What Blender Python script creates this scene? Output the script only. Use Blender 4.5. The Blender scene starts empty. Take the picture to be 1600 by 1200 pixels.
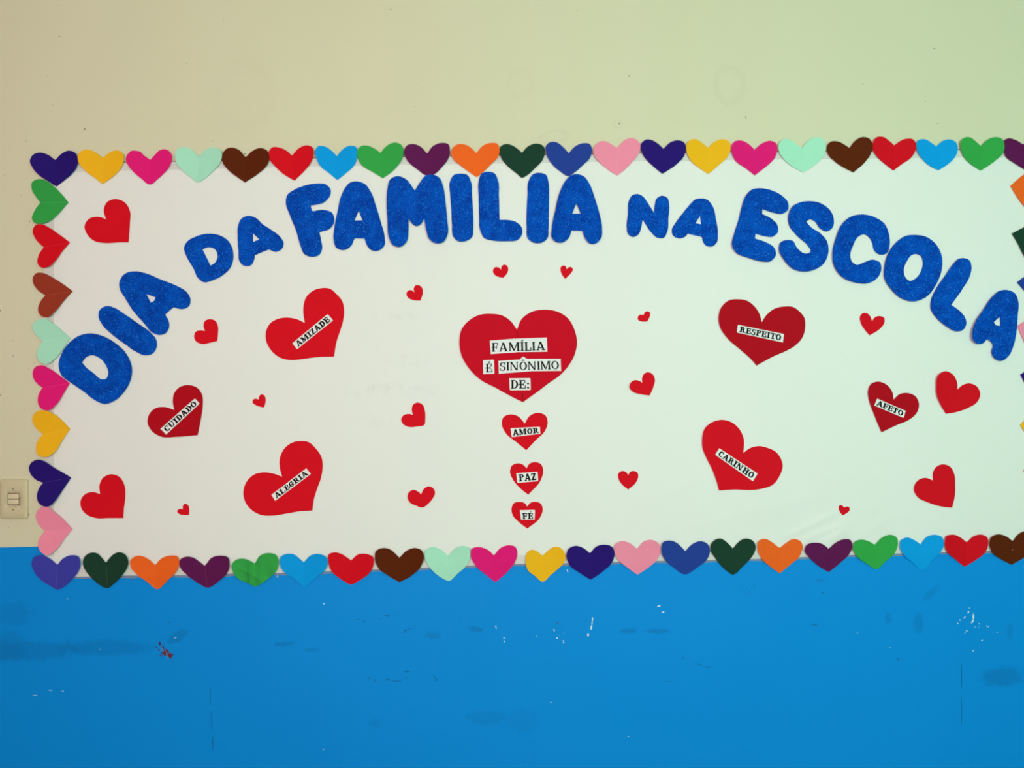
import bpy, bmesh, math, random
from math import sin, cos, pi, hypot, atan2, exp, radians
from mathutils import Vector
from mathutils.geometry import delaunay_2d_cdt
random.seed(7)
SC = bpy.context.scene
COL = SC.collection
S = 0.002          # one photograph pixel on the wall = 2 mm
DIST = 2.6         # camera to wall
CZ = 1.5           # camera height

# ------------------------------------------------------------ camera, sky, lights, exposure
cam_d = bpy.data.cameras.new('camera')
cam_d.sensor_width = 36.0
cam_d.lens = 36.0 * DIST / (1600 * S)
cam_d.clip_start = 0.05
cam = bpy.data.objects.new('camera', cam_d)
cam.location = (0, -DIST, CZ)
cam.rotation_euler = (pi / 2, 0, 0)
COL.objects.link(cam)
SC.camera = cam

world = bpy.data.worlds.new('daylight')
SC.world = world
world.use_nodes = True
wb = world.node_tree.nodes['Background']
wb.inputs[0].default_value = (0.75, 0.88, 1.0, 1)
wb.inputs[1].default_value = 0.1

def area(name, loc, target, sx, sy, power, color, spread=180):
    l = bpy.data.lights.new(name, 'AREA')
    l.shape = 'RECTANGLE'; l.size = sx; l.size_y = sy
    l.energy = power; l.color = color; l.spread = radians(spread)
    o = bpy.data.objects.new(name, l)
    o.location = loc
    o.rotation_euler = (Vector(target) - Vector(loc)).to_track_quat('-Z', 'Y').to_euler()
    COL.objects.link(o)
    return o
# room: daylight through two rear windows, the right-hand window and the doorway on the left
RX0, RX1, RY0, RZ1 = -3.1, 3.1, -4.0, 3.05
# tints fitted to the wall's tone: warm from the left, greenish from the right
LIGHT_C = [(1.0, 0.65, 0.677), (0.508, 1.0, 0.831), (0.6, 1.0, 0.8), (1.0, 0.75, 0.7)]
LIGHT_P = [88, 109, 2, 2]
area('window_daylight_rear_left', (-0.85, RY0 - 0.05, 1.85), (-0.85, 0, 1.85), 1.1, 1.3, LIGHT_P[0], LIGHT_C[0])
area('window_daylight_rear_right', (1.35, RY0 - 0.05, 1.85), (1.35, 0, 1.85), 1.1, 1.3, LIGHT_P[1], LIGHT_C[1])
area('window_daylight_right', (RX1 + 0.05, -2.0, 1.85), (0, -2.0, 1.85), 1.3, 1.2, LIGHT_P[2], LIGHT_C[2])
area('doorway_daylight_left', (RX0 - 0.05, -2.0, 1.15), (0, -2.0, 1.15), 1.1, 2.1, LIGHT_P[3], LIGHT_C[3])

SC.view_settings.view_transform = 'Standard'
SC.view_settings.look = 'None'
SC.view_settings.exposure = 0.0
SC.view_settings.gamma = 1.0
SC.view_settings.use_curve_mapping = False

# ------------------------------------------------------------ helpers
def W(x, y, d=0.0):
    """photograph pixel on the wall plane, standing d metres in front of it"""
    k = 1.0 - d / DIST
    return ((x - 800) * S * k, -d, CZ + (600 - y) * S * k)

def s2l(c):
    return tuple(((v / 255) / 12.92 if v / 255 <= 0.04045 else ((v / 255 + 0.055) / 1.055) ** 2.4) for v in c)

def parse(t, ox=0.0, oy=0.0, sc=4.0):
    out = []
    for w in t.replace(';', ' ').split():
        c = w.endswith('!')
        a, b = w.rstrip('!').split(',')
        out.append((ox + float(a) / sc, oy + float(b) / sc, c))
    return out

def smooth_closed(pts, step):
    """Catmull-Rom through traced points, broken at corners; resampled at about `step` pixels."""
    n = len(pts)
    dense = []
    for i in range(n):
        p0, p1, p2, p3 = pts[i - 1], pts[i], pts[(i + 1) % n], pts[(i + 2) % n]
        a = (2 * p1[0] - p2[0], 2 * p1[1] - p2[1]) if p1[2] else p0[:2]
        d = (2 * p2[0] - p1[0], 2 * p2[1] - p1[1]) if p2[2] else p3[:2]
        L = hypot(p2[0] - p1[0], p2[1] - p1[1])
        m = max(2, int(L / 0.5))
        # centripetal-like tangents
        l0 = max(1e-3, hypot(p1[0] - a[0], p1[1] - a[1])); l2 = max(1e-3, hypot(d[0] - p2[0], d[1] - p2[1]))
        L = max(L, 1e-3)
        def tang(q0, q1, q2, la, lb):
            return tuple(((q1[k] - q0[k]) / la * lb + (q2[k] - q1[k]) / lb * la) / (la + lb) for k in (0, 1))
        t1 = tang(a, p1, p2, l0, L); t2 = tang(p1, p2, d, L, l2)
        for j in range(m):
            u = j / m
            h00 = 2 * u**3 - 3 * u**2 + 1; h10 = u**3 - 2 * u**2 + u
            h01 = -2 * u**3 + 3 * u**2; h11 = u**3 - u**2
            dense.append((h00 * p1[0] + h10 * L * t1[0] + h01 * p2[0] + h11 * L * t2[0],
                          h00 * p1[1] + h10 * L * t1[1] + h01 * p2[1] + h11 * L * t2[1],
                          p1[2] and j == 0))
    # resample, keeping corners
    out = []; acc = 0.0; m = len(dense)
    start = next((i for i in range(m) if dense[i][2]), 0)
    prev = dense[start]; out.append(prev)
    for k in range(1, m):
        q = dense[(start + k) % m]
        acc += hypot(q[0] - prev[0], q[1] - prev[1]); prev = q
        if q[2] or acc >= step:
            if q[2] and acc < step * 0.5 and not out[-1][2] and len(out) > 1: out.pop()
            out.append(q); acc = 0.0
    if hypot(out[-1][0] - out[0][0], out[-1][1] - out[0][1]) < step * 0.5: out.pop()
    return out

def zigzag(loop, amp):
    n = len(loop); out = []
    for i, p in enumerate(loop):
        a = loop[i - 1]; b = loop[(i + 1) % n]
        tx, ty = b[0] - a[0], b[1] - a[1]; L = hypot(tx, ty) or 1
        s = amp if i % 2 else -amp
        if p[2]: s = 0
        out.append((p[0] + ty / L * s, p[1] - tx / L * s, p[2]))
    return out

def inside(x, y, loops):
    c = False
    for lp in loops:
        j = len(lp) - 1
        for i in range(len(lp)):
            xi, yi = lp[i][0], lp[i][1]; xj, yj = lp[j][0], lp[j][1]
            if (yi > y) != (yj > y) and x < (xj - xi) * (y - yi) / (yj - yi) + xi: c = not c
            j = i
    return c

def link_mesh(name, verts, faces, mat, parent=None, smooth=False, angle=None):
    me = bpy.data.meshes.new(name)
    me.from_pydata(verts, [], faces)
    if smooth:
        me.polygons.foreach_set('use_smooth', [True] * len(me.polygons))
        if angle: me.set_sharp_from_angle(angle=angle)
    me.materials.append(mat)
    me.update()
    o = bpy.data.objects.new(name, me)
    COL.objects.link(o)
    if parent is not None:
        o.parent = parent
        o.matrix_parent_inverse = parent.matrix_world.inverted() if False else o.matrix_parent_inverse
    return o

def center_origin(o, loc):
    """move the object's origin to loc, geometry stays"""
    me = o.data
    for v in me.vertices: v.co = v.co - Vector(loc)
    o.location = loc

def sheet(name, loops, mat, depth, thick, grid=9.0, crease=None, parent=None, angle=radians(5)):
    """a cut sheet: loops in photo pixels (first outer, rest holes), depth(x,y) metres off the wall at its back"""
    pts = []; edges = []
    for lp in loops:
        b = len(pts); n = len(lp)
        pts += [(p[0], -p[1]) for p in lp]
        edges += [(b + i, b + (i + 1) % n) for i in range(n)]
    if crease:
        (x0, y0), (x1, y1) = crease
        L = hypot(x1 - x0, y1 - y0); m = max(2, int(L / 4)); prev = None
        for i in range(1, m):
            t = (i + 0.0) / m
            pts.append((x0 + (x1 - x0) * t, -(y0 + (y1 - y0) * t)))
            if prev is not None: edges.append((prev, len(pts) - 1))
            prev = len(pts) - 1
    xs = [p[0] for p in loops[0]]; ys = [p[1] for p in loops[0]]
    gx = min(xs) + grid * 0.5; row = 0
    allb = [p for lp in loops for p in lp][::2]
    while gx < max(xs):
        gy = min(ys) + grid * (0.5 if row % 2 else 0.05)
        while gy < max(ys):
            if inside(gx, gy, loops) and min((q[0] - gx) ** 2 + (q[1] - gy) ** 2 for q in allb) > (grid * 0.28) ** 2:
                ok = True
                if crease:
                    dd = abs((gx - x0) * (y1 - y0) - (gy - y0) * (x1 - x0)) / L
                    ok = dd > grid * 0.35
                if ok: pts.append((gx, -gy))
            gy += grid
        gx += grid * 0.87; row += 1
    vs, es, fs, *_ = delaunay_2d_cdt([Vector(p) for p in pts], edges, [], 0, 1e-5)
    tris = []
    for f in fs:
        cx = sum(vs[i][0] for i in f) / len(f); cy = sum(vs[i][1] for i in f) / len(f)
        if inside(cx, -cy, loops):
            a, b, c = (vs[i] for i in f[:3])
            if (b[0] - a[0]) * (c[1] - a[1]) - (b[1] - a[1]) * (c[0] - a[0]) < 0: f = list(reversed(f))
            tris.append(tuple(f))
    used = {}
    for t in tris:
        for i in range(3):
            e = (t[i], t[(i + 1) % 3]); used[e] = 1
    n = len(vs)
    V = [W(v[0], -v[1], depth(v[0], -v[1]) + thick) for v in vs]
    # the back keeps the same outline, so the rim is square to the sheet
    V += [(a[0], a[1] + thick, a[2]) for a in V[:n]]
    F = list(tris) + [tuple(i + n for i in reversed(t)) for t in tris]
    for (a, b) in used:
        if (b, a) not in used: F.append((b, a, a + n, b + n))
    o = link_mesh(name, V, F, mat, parent, True, angle)
    # drop unused vertices
    bm = bmesh.new(); bm.from_mesh(o.data)
    bmesh.ops.delete(bm, geom=[v for v in bm.verts if not v.link_faces], context='VERTS')
    bm.to_mesh(o.data); bm.free()
    return o

def tag(o, label=None, cat=None, group=None, kind=None):
    if label: o['label'] = label
    if cat: o['category'] = cat
    if group: o['group'] = group
    if kind: o['kind'] = kind
    return o

# ------------------------------------------------------------ materials
def new_mat(name, rough=0.8, spec=0.3):
    m = bpy.data.materials.new(name); m.use_nodes = True
    b = m.node_tree.nodes['Principled BSDF']
    b.inputs['Roughness'].default_value = rough
    b.inputs['Specular IOR Level'].default_value = spec
    return m, m.node_tree, b

def N(nt, typ, **kw):
    n = nt.nodes.new(typ)
    for k, v in kw.items():
        if k.startswith('in_'): n.inputs[int(k[3:])].default_value = v
        else: setattr(n, k, v)
    return n

def math_n(nt, op, a, b=None, clamp=False):
    n = nt.nodes.new('ShaderNodeMath'); n.operation = op; n.use_clamp = clamp
    for i, v in enumerate((a, b)):
        if v is None: continue
        if isinstance(v, (int, float)): n.inputs[i].default_value = v
        else: nt.links.new(v, n.inputs[i])
    return n.outputs[0]

def mixc(nt, fac, a, b):
    n = nt.nodes.new('ShaderNodeMix'); n.data_type = 'RGBA'
    for idx, v in ((0, fac), (6, a), (7, b)):
        if isinstance(v, (int, float)): n.inputs[idx].default_value = v
        elif isinstance(v, tuple): n.inputs[idx].default_value = (*v[:3], 1)
        else: nt.links.new(v, n.inputs[idx])
    return n.outputs[2]

def noise(nt, vec, scale, detail=3, rough=0.5):
    n = nt.nodes.new('ShaderNodeTexNoise'); n.inputs['Scale'].default_value = scale
    n.inputs['Detail'].default_value = detail; n.inputs['Roughness'].default_value = rough
    nt.links.new(vec, n.inputs['Vector'])
    return n.outputs['Fac']

def ramp(nt, v, lo, hi):
    n = nt.nodes.new('ShaderNodeMapRange'); n.interpolation_type = 'SMOOTHSTEP'
    n.inputs[1].default_value = lo; n.inputs[2].default_value = hi
    nt.links.new(v, n.inputs[0])
    return n.outputs[0]

def bump(nt, bsdf, h, strength, dist=0.001):
    n = nt.nodes.new('ShaderNodeBump'); n.inputs['Strength'].default_value = strength
    n.inputs['Distance'].default_value = dist
    nt.links.new(h, n.inputs['Height']); nt.links.new(n.outputs[0], bsdf.inputs['Normal'])

def dye(rgb, k=(0.80, 0.91, 0.80)):
    """albedo of a paper whose photographed colour is rgb in this room's even daylight"""
    return tuple(min(0.98, v / q) for v, q in zip(s2l(rgb), k))

PAPER = {}
def paper(name, rgb, var=0.05, rough=0.75, spec=0.1, dyed=False):
    if name in PAPER: return PAPER[name]
    m, nt, b = new_mat(name, rough, spec)
    geo = N(nt, 'ShaderNodeNewGeometry').outputs['Position']
    c = dye(rgb) if dyed else s2l(rgb)
    f = noise(nt, geo, 14, 4)
    lo = tuple(v * (1 - var) for v in c); hi = tuple(min(1, v * (1 + var)) for v in c)
    nt.links.new(mixc(nt, f, lo, hi), b.inputs['Base Color'])
    bump(nt, b, noise(nt, geo, 900, 2), 0.15, 0.0003)
    PAPER[name] = m
    return m

def ellipse_mask(nt, xz, cx, cy, rx, ry, ang, soft=0.35, wob=None, wamp=0.0):
    """soft elliptical patch at photo pixel (cx,cy), radii in pixels, on the wall plane"""
    X, _, Z = W(cx, cy)
    x = math_n(nt, 'SUBTRACT', xz[0], X); z = math_n(nt, 'SUBTRACT', xz[1], Z)
    ca, sa = cos(ang), sin(ang)
    u = math_n(nt, 'ADD', math_n(nt, 'MULTIPLY', x, ca / (rx * S)), math_n(nt, 'MULTIPLY', z, sa / (rx * S)))
    v = math_n(nt, 'ADD', math_n(nt, 'MULTIPLY', x, -sa / (ry * S)), math_n(nt, 'MULTIPLY', z, ca / (ry * S)))
    r = math_n(nt, 'SQRT', math_n(nt, 'ADD', math_n(nt, 'MULTIPLY', u, u), math_n(nt, 'MULTIPLY', v, v)))
    if wob is not None:
        r = math_n(nt, 'ADD', r, math_n(nt, 'MULTIPLY', math_n(nt, 'SUBTRACT', wob, 0.5), wamp))
    n = nt.nodes.new('ShaderNodeMapRange'); n.interpolation_type = 'SMOOTHSTEP'
    n.inputs[1].default_value = 1 - soft; n.inputs[2].default_value = 1.0 + soft * 0.3
    n.inputs[3].default_value = 1; n.inputs[4].default_value = 0
    nt.links.new(r, n.inputs[0])
    return n.outputs[0]

# display wall paint: cream above, satin blue wainscot below
m_wall, nt, b = new_mat('wall_paint', 0.55, 0.12)
geo = N(nt, 'ShaderNodeNewGeometry').outputs['Position']
sep = N(nt, 'ShaderNodeSeparateXYZ'); nt.links.new(geo, sep.inputs[0])
xz = (sep.outputs[0], sep.outputs[2])
cream = mixc(nt, noise(nt, geo, 1.3, 3), s2l((222, 216, 186)), s2l((226, 222, 192)))
fine = noise(nt, geo, 60, 4, 0.6)
wob = noise(nt, geo, 48, 6, 0.65)
for (cx, cy, rx, ry, ang, amt) in [(1140, 133, 26, 34, 0, .07), (866, 214, 26, 11, 0.2, .08), (965, 194, 8, 7, 0, .1),
                                   (812, 130, 22, 26, 0, .03), (380, 150, 50, 60, 0, .03)]:
    ms = ellipse_mask(nt, xz, cx, cy, rx, ry, ang, 0.5, wob, 0.5)
    ring = math_n(nt, 'MULTIPLY', ms, math_n(nt, 'SUBTRACT', 1.0, ms)); ring = math_n(nt, 'MULTIPLY', ring, 4 * amt)
    cream = mixc(nt, ring, cream, s2l((178, 168, 140)))
# grime around the light switch and beside the panel
ms = ellipse_mask(nt, xz, 22, 782, 44, 50, 0, 0.9, wob, 0.6)
cream = mixc(nt, math_n(nt, 'MULTIPLY', ms, 0.10), cream, s2l((186, 160, 130)))
blue = mixc(nt, noise(nt, geo, 1.8, 4), s2l((4, 142, 231)), s2l((10, 148, 236)))
smd = [(40, 1017, 92, 17, 0.02, .30), (165, 1012, 82, 13, 0.0, .26), (22, 960, 30, 22, 0, .16), (5, 1010, 40, 30, 0, .2),
       (278, 994, 19, 9, 0.6, .33), (443, 1006, 19, 4, 0.1, .34), (487, 1015.5, 15, 3, 0, .28), (677, 993, 14, 7, -0.1, .26),
       (743, 983, 12, 5, -0.1, .42), (982, 986, 14, 5, 0, .36), (1027, 986, 21, 4.5, 0, .36), (760, 1122, 36, 14, 0, .16),
       (1388, 966, 6, 11, 0, .28), (1435, 974, 9, 17, 0.1, .26), (1454, 928, 18, 6, 0.75, .22), (1566, 1058, 37, 17, 0.05, .38),
       (1578, 985, 6, 14, 0, .2), (588, 1130, 14, 8, 0, .14), (1281, 907, 8, 3, 0, .3), (815, 1125, 30, 20, 0, .1)]
for (cx, cy, rx, ry, ang, amt) in smd:
    ms = ellipse_mask(nt, xz, cx, cy, rx, ry, ang, 0.42, wob, 1.3)
    blue = mixc(nt, math_n(nt, 'MULTIPLY', ms, amt), blue, s2l((10, 100, 170)))
line_z = math_n(nt, 'ADD', math_n(nt, 'MULTIPLY', xz[0], 0.024), W(0, 855.3)[2] - 0.024 * W(0, 0)[0])
dz = math_n(nt, 'SUBTRACT', xz[1], line_z)
dz = math_n(nt, 'ADD', dz, math_n(nt, 'MULTIPLY', math_n(nt, 'SUBTRACT', fine, 0.5), 0.0015))
top = ramp(nt, dz, -0.0008, 0.0008)
nt.links.new(mixc(nt, top, blue, cream), b.inputs['Base Color'])
nt.links.new(math_n(nt, 'ADD', math_n(nt, 'MULTIPLY', top, 0.3), 0.45), b.inputs['Roughness'])
bump(nt, b, math_n(nt, 'ADD', math_n(nt, 'MULTIPLY', noise(nt, geo, 5, 4), 3.0), noise(nt, geo, 90, 3)), 0.18, 0.0012)

m_room = paper('room_paint', (160, 152, 132), 0.02, 0.8)
m_ceil = paper('ceiling_paint', (190, 188, 182), 0.02, 0.9)
m_floor = paper('floor_tile', (120, 110, 100), 0.05, 0.35, 0.5)
m_trimp = paper('white_enamel', (225, 224, 216), 0.02, 0.4)

# white panel material: faint smears left by earlier lettering
m_panel, nt, b = new_mat('white_panel_paper', 0.6, 0.25)
geo = N(nt, 'ShaderNodeNewGeometry').outputs['Position']
sep = N(nt, 'ShaderNodeSeparateXYZ'); nt.links.new(geo, sep.inputs[0]); xz = (sep.outputs[0], sep.outputs[2])
c = mixc(nt, noise(nt, geo, 2.2, 3), s2l((238, 238, 234)), s2l((242, 242, 238)))
stretch = N(nt, 'ShaderNodeVectorMath', operation='MULTIPLY'); nt.links.new(geo, stretch.inputs[0])
stretch.inputs[1].default_value = (1.0, 1.0, 0.7)
sm = ramp(nt, noise(nt, stretch.outputs[0], 34, 5, 0.65), 0.42, 0.75)
for (cx, cy, rx, ry, amt) in [(625, 492, 48, 11, .11), (640, 562, 48, 12, .08), (600, 610, 90, 14, .12), (600, 655, 60, 14, .07),
                              (670, 607, 20, 10, .08), (845, 602, 60, 8, .04)]:
    ms = ellipse_mask(nt, xz, cx, cy, rx, ry, 0, 0.6)
    c = mixc(nt, math_n(nt, 'MULTIPLY', math_n(nt, 'MULTIPLY', ms, sm), amt * 1.3), c, s2l((190, 188, 188)))
nt.links.new(c, b.inputs['Base Color'])
bump(nt, b, math_n(nt, 'ADD', math_n(nt, 'MULTIPLY', noise(nt, geo, 7, 3), 2.5), noise(nt, geo, 300, 3)), 0.12, 0.0008)

# glitter foam
m_glit, nt, b = new_mat('blue_glitter_foam', 0.7, 0.05)
geo = N(nt, 'ShaderNodeNewGeometry').outputs['Position']
vo = N(nt, 'ShaderNodeTexVoronoi'); vo.inputs['Scale'].default_value = 430; nt.links.new(geo, vo.inputs['Vector'])
sp = N(nt, 'ShaderNodeSeparateColor'); nt.links.new(vo.outputs['Color'], sp.inputs[0])
low = noise(nt, geo, 26, 4, 0.6)
vlow = math_n(nt, 'ADD', math_n(nt, 'MULTIPLY', ramp(nt, low, 0.3, 0.7), 0.45), math_n(nt, 'MULTIPLY', sp.outputs[0], 0.55))
c = mixc(nt, vlow, s2l((0, 48, 150)), s2l((0, 92, 210)))
c = mixc(nt, ramp(nt, sp.outputs[1], 0.88, 1.0), c, s2l((36, 122, 226)))
nt.links.new(c, b.inputs['Base Color'])
bump(nt, b, math_n(nt, 'ADD', sp.outputs[0], math_n(nt, 'MULTIPLY', low, 6.0)), 0.35, 0.0006)

m_label = paper('white_label_paper', (240, 240, 242), 0.02, 0.7)
m_ink = paper('black_ink', (24, 14, 18), 0.03, 0.6)
m_inksh = paper('grey_ink', (150, 150, 156), 0.03, 0.6)
m_chip = paper('bare_plaster', (232, 240, 242), 0.04, 0.8)
m_speck = paper('wall_dirt', (120, 104, 78), 0.1, 0.9)
m_scuff = paper('blue_scuff', (14, 92, 150), 0.05, 0.7)
m_rust = paper('dried_red_stain', (112, 48, 66), 0.15, 0.7)
m_purple = paper('dried_purple_stain', (70, 52, 112), 0.15, 0.7)
m_grey_streak = paper('grey_streak', (120, 140, 165), 0.1, 0.7)

m_tape, nt, b = new_mat('clear_tape', 0.25, 0.5)
b.inputs['Base Color'].default_value = (*s2l((212, 206, 204)), 1)
tr = N(nt, 'ShaderNodeBsdfTransparent'); mx = N(nt, 'ShaderNodeMixShader'); mx.inputs[0].default_value = 0.22
out = nt.nodes['Material Output']
nt.links.new(tr.outputs[0], mx.inputs[1]); nt.links.new(b.outputs[0], mx.inputs[2]); nt.links.new(mx.outputs[0], out.inputs[0])

m_tape2 = m_tape.copy(); m_tape2.name = 'dusty_tape'
for n_ in m_tape2.node_tree.nodes:
    if n_.type == 'MIX_SHADER': n_.inputs[0].default_value = 0.55
    if n_.type == 'BSDF_PRINCIPLED': n_.inputs['Base Color'].default_value = (*s2l((172, 172, 176)), 1)

# ------------------------------------------------------------ room shell
def box(name, x0, x1, y0, y1, z0, z1, mat, parent=None, kind=None, holes=None):
    V = [(x, y, z) for x in (x0, x1) for y in (y0, y1) for z in (z0, z1)]
    F = [(0, 1, 3, 2), (4, 6, 7, 5), (0, 4, 5, 1), (2, 3, 7, 6), (0, 2, 6, 4), (1, 5, 7, 3)]
    o = link_mesh(name, V, F, mat, parent)
    if kind: o['kind'] = kind
    return o
def boxes(name, lst, mat, kind=None, parent=None):
    V = []; F = []
    for (x0, x1, y0, y1, z0, z1) in lst:
        b0 = len(V)
        V += [(x, y, z) for x in (x0, x1) for y in (y0, y1) for z in (z0, z1)]
        F += [tuple(i + b0 for i in f) for f in ((0, 1, 3, 2), (4, 6, 7, 5), (0, 4, 5, 1), (2, 3, 7, 6), (0, 2, 6, 4), (1, 5, 7, 3))]
    o = link_mesh(name, V, F, mat, parent)
    if kind: o['kind'] = kind
    return o

wall = box('wall_back', RX0 - .15, RX1 + .15, 0, 0.15, 0, RZ1, m_wall, kind='structure')
box('floor', RX0 - .15, RX1 + .15, RY0 - .15, 0.15, -0.1, 0, m_floor, kind='structure')
box('ceiling', RX0 - .15, RX1 + .15, RY0 - .15, 0.15, RZ1, RZ1 + 0.1, m_ceil, kind='structure')
# left wall with a doorway, right wall and rear wall with window openings
def opening_frame(name, axis, pos, a0, a1, z0, z1, t=0.05):
    L = [(a0, a1, z0, z0 + t), (a0, a1, z1 - t, z1), (a0, a0 + t, z0, z1), (a1 - t, a1, z0, z1)]
    if z0 == 0: L = L[1:]
    if axis == 'y': boxes(name, [(x0, x1, pos - .03, pos + .03, q0, q1) for x0, x1, q0, q1 in L], m_trimp, 'structure')
    else: boxes(name, [(pos - .03, pos + .03, x0, x1, q0, q1) for x0, x1, q0, q1 in L], m_trimp, 'structure')
boxes('wall_left', [(RX0 - .15, RX0, RY0, -2.55, 0, RZ1), (RX0 - .15, RX0, -1.45, 0, 0, RZ1), (RX0 - .15, RX0, -2.55, -1.45, 2.2, RZ1)], m_room, 'structure')
boxes('wall_right', [(RX1, RX1 + .15, RY0, -2.65, 0, RZ1), (RX1, RX1 + .15, -1.35, 0, 0, RZ1),
                     (RX1, RX1 + .15, -2.65, -1.35, 0, 1.25), (RX1, RX1 + .15, -2.65, -1.35, 2.45, RZ1)], m_room, 'structure')
WC, WD = 1.2, 2.5
boxes('wall_rear', [(RX0, -1.4, RY0 - .15, RY0, 0, RZ1), (-.3, .8, RY0 - .15, RY0, 0, RZ1), (1.9, RX1, RY0 - .15, RY0, 0, RZ1),
                    (-1.4, -.3, RY0 - .15, RY0, 0, WC), (-1.4, -.3, RY0 - .15, RY0, WD, RZ1),
                    (0.8, 1.9, RY0 - .15, RY0, 0, WC), (0.8, 1.9, RY0 - .15, RY0, WD, RZ1)], m_room, 'structure')
opening_frame('window_1', 'y', RY0, -1.4, -.3, WC, WD)
opening_frame('window_2', 'y', RY0, 0.8, 1.9, WC, WD)
opening_frame('window_3', 'x', RX1, -2.65, -1.35, 1.25, 2.45)
opening_frame('door_1', 'x', RX0, -2.55, -1.45, 0, 2.2)
box('baseboard_back', RX0, RX1, -0.012, 0, 0, 0.08, m_trimp, kind='structure')

# flecks on the wall: irregular tiny chips, scuffs and dirt specks
def flecks(name, lst, mat, d0=0.0003, h=0.0004):
    V = []; F = []
    rnd = random.Random(len(name) * 13)
    for (cx, cy, rx, ry, ang) in lst:
        n = 9; b0 = len(V)
        for i in range(n):
            a = 2 * pi * i / n; k = rnd.uniform(0.7, 1.15)
            x, y = rx * k * cos(a), ry * k * sin(a)
            px, py = cx + x * cos(ang) - y * sin(ang), cy + x * sin(ang) + y * cos(ang)
            V.append(W(px, py, h)); V.append(W(px, py, -0.0005))
        F.append(tuple(b0 + 2 * i for i in reversed(range(n))))
        for i in range(n):
            j = (i + 1) % n
            F.append((b0 + 2 * i, b0 + 2 * j, b0 + 2 * j + 1, b0 + 2 * i + 1))
    o = link_mesh(name, V, F, mat, wall)
    o['kind'] = 'stuff'
    return o
ch = [(774.6, 979, .9, 1.6, 0), (775.3, 981.5, .7, 1, 0), (787.5, 997, .8, 2.2, 0), (788, 1002, .8, 1.6, 0),
      (865.5, 984.5, .8, 2.4, -.4), (870.3, 997, 1.1, 1.6, -.5), (880.3, 1001, .8, 1, 0), (880.5, 1003.8, 1, 1.4, 0), (881, 989, .5, .5, 0),
      (838.7, 994.2, .6, .6, 0), (873, 992.5, .5, .5, 0), (919, 992.5, 1.8, 2.2, .2), (925.8, 967, 1.0, 3.6, .05), (925.2, 973, 1.0, 4.0, .1), (924, 980, 1.1, 5.0, .22),
      (1029.5, 947, 3.2, 1.0, -.4), (1036, 956.5, 2.8, 1.1, -.3), (886.7, 891.5, .8, 2.6, -.25), (982, 1151, 1.2, .8, 0),
      (1340, 989, .8, .8, 0), (861, 1097.5, 1, .6, .2), (506, 943.5, 1.2, .8, .4), (505.5, 1171.5, 1.5, .6, .3), (421, 975.5, .0, .0, 0)]
ch += [(1514.5, 950, .8, .8, 0), (1513, 956.5, 1.1, 2.4, .4), (1507, 965, .7, 2.4, .8), (1500, 969, .9, 1, 0), (1496.5, 974, .8, 1.1, .3),
       (1521, 958, .7, .6, 0), (1520.8, 964, 1.4, 5, 0), (1519.5, 971, 1.2, 4, .5), (1530, 974.5, 1, .8, 0), (1524, 979.5, .9, .6, 0),
       (1529, 980, .6, .4, 0), (1542, 978, .9, .9, 0), (1544.5, 979.5, 1.2, .6, .2), (1510.5, 985.5, 1.3, 1.2, 0), (1508, 989.2, 1.4, .8, -.5),
       (1534.5, 1000.5, 1.2, .7, 0), (1558, 988, 1.2, .4, 0), (1520.5, 1017, 1.4, .8, .2), (1391, 1012, .8, .6, 0),
       (79, 1078.5, 3.2, .5, .05), (55, 1086.5, 4.5, .4, 0), (98, 1080, 2, .4, .1), (105.5, 935.5, 1, .5, 0), (156.5, 1015, .8, .5, 0),
       (134, 910.5, 0, 0, 0), (274, 996.5, 2.2, .5, -.3), (433.5, 900.5, 1.2, 2, .1)]
ch = [c for c in ch if c[2] > 0]
flecks('paint_chips', ch, m_chip)
sc_ = [(604, 962, 5, .5, .05), (606.5, 962.8, 3, .7, .3), (559, 968.5, 4, .5, .05), (569, 971, 1, 1.6, 0), (621, 957.5, 3, .4, -.2),
       (633, 985.5, 4, .7, -.4), (640, 982.5, 6, .4, -.4), (648.5, 977.5, 1.6, .5, 0), (594, 967, .8, .6, 0), (629, 989, 3, .4, -.4),
       (576, 1058, 1, .5, 1), (586, 1064, .5, 2.6, .2), (578, 1059.5, 2, .5, .9), (605, 1062, 5, .7, -.5), (620, 1064.3, 9, .5, -.03),
       (633, 1060, 4, .4, -.5), (636, 1049.5, 5, .5, .05), (678.5, 1057, .6, 4, -.55), (682, 1062, .7, 3, -.55), (717, 967, .7, .7, 0),
       (1067, 1028, 1.5, 1.0, .5), (1092, 1038, 8, .5, .3), (1105, 1042.5, 6, .6, .12), (1045, 1065.5, 10, .4, 0),
       (1272, 976.5, 8, .5, .1), (265, 972.5, 2, .6, 0), (328.5, 1088, .4, 16, 0), (331, 1125, .5, 18, -.02), (332.5, 1160, .5, 14, -.02),
       (1502.5, 1060, .4, 24, 0), (1502.5, 1110, .4, 24, 0), (1284, 918, .6, .8, 0), (1285, 926, 1.2, 1, 0), (18, 938, 0, 0, 0), (1403, 1030, 4, .7, .8)]
for (a, bb) in ((1160, 915), (1163, 913.5), (1158.5, 918), (1162.5, 922), (1168, 921), (1170, 925.5), (1172, 923.5), (1176, 919), (1179.5, 917), (1178, 914), (1164, 925), (1166, 929.5), (1172, 928)):
    sc_.append((a, bb, .8, .6, 0))
flecks('paint_scuffs', [c for c in sc_ if c[2] > 0], m_scuff)
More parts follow.
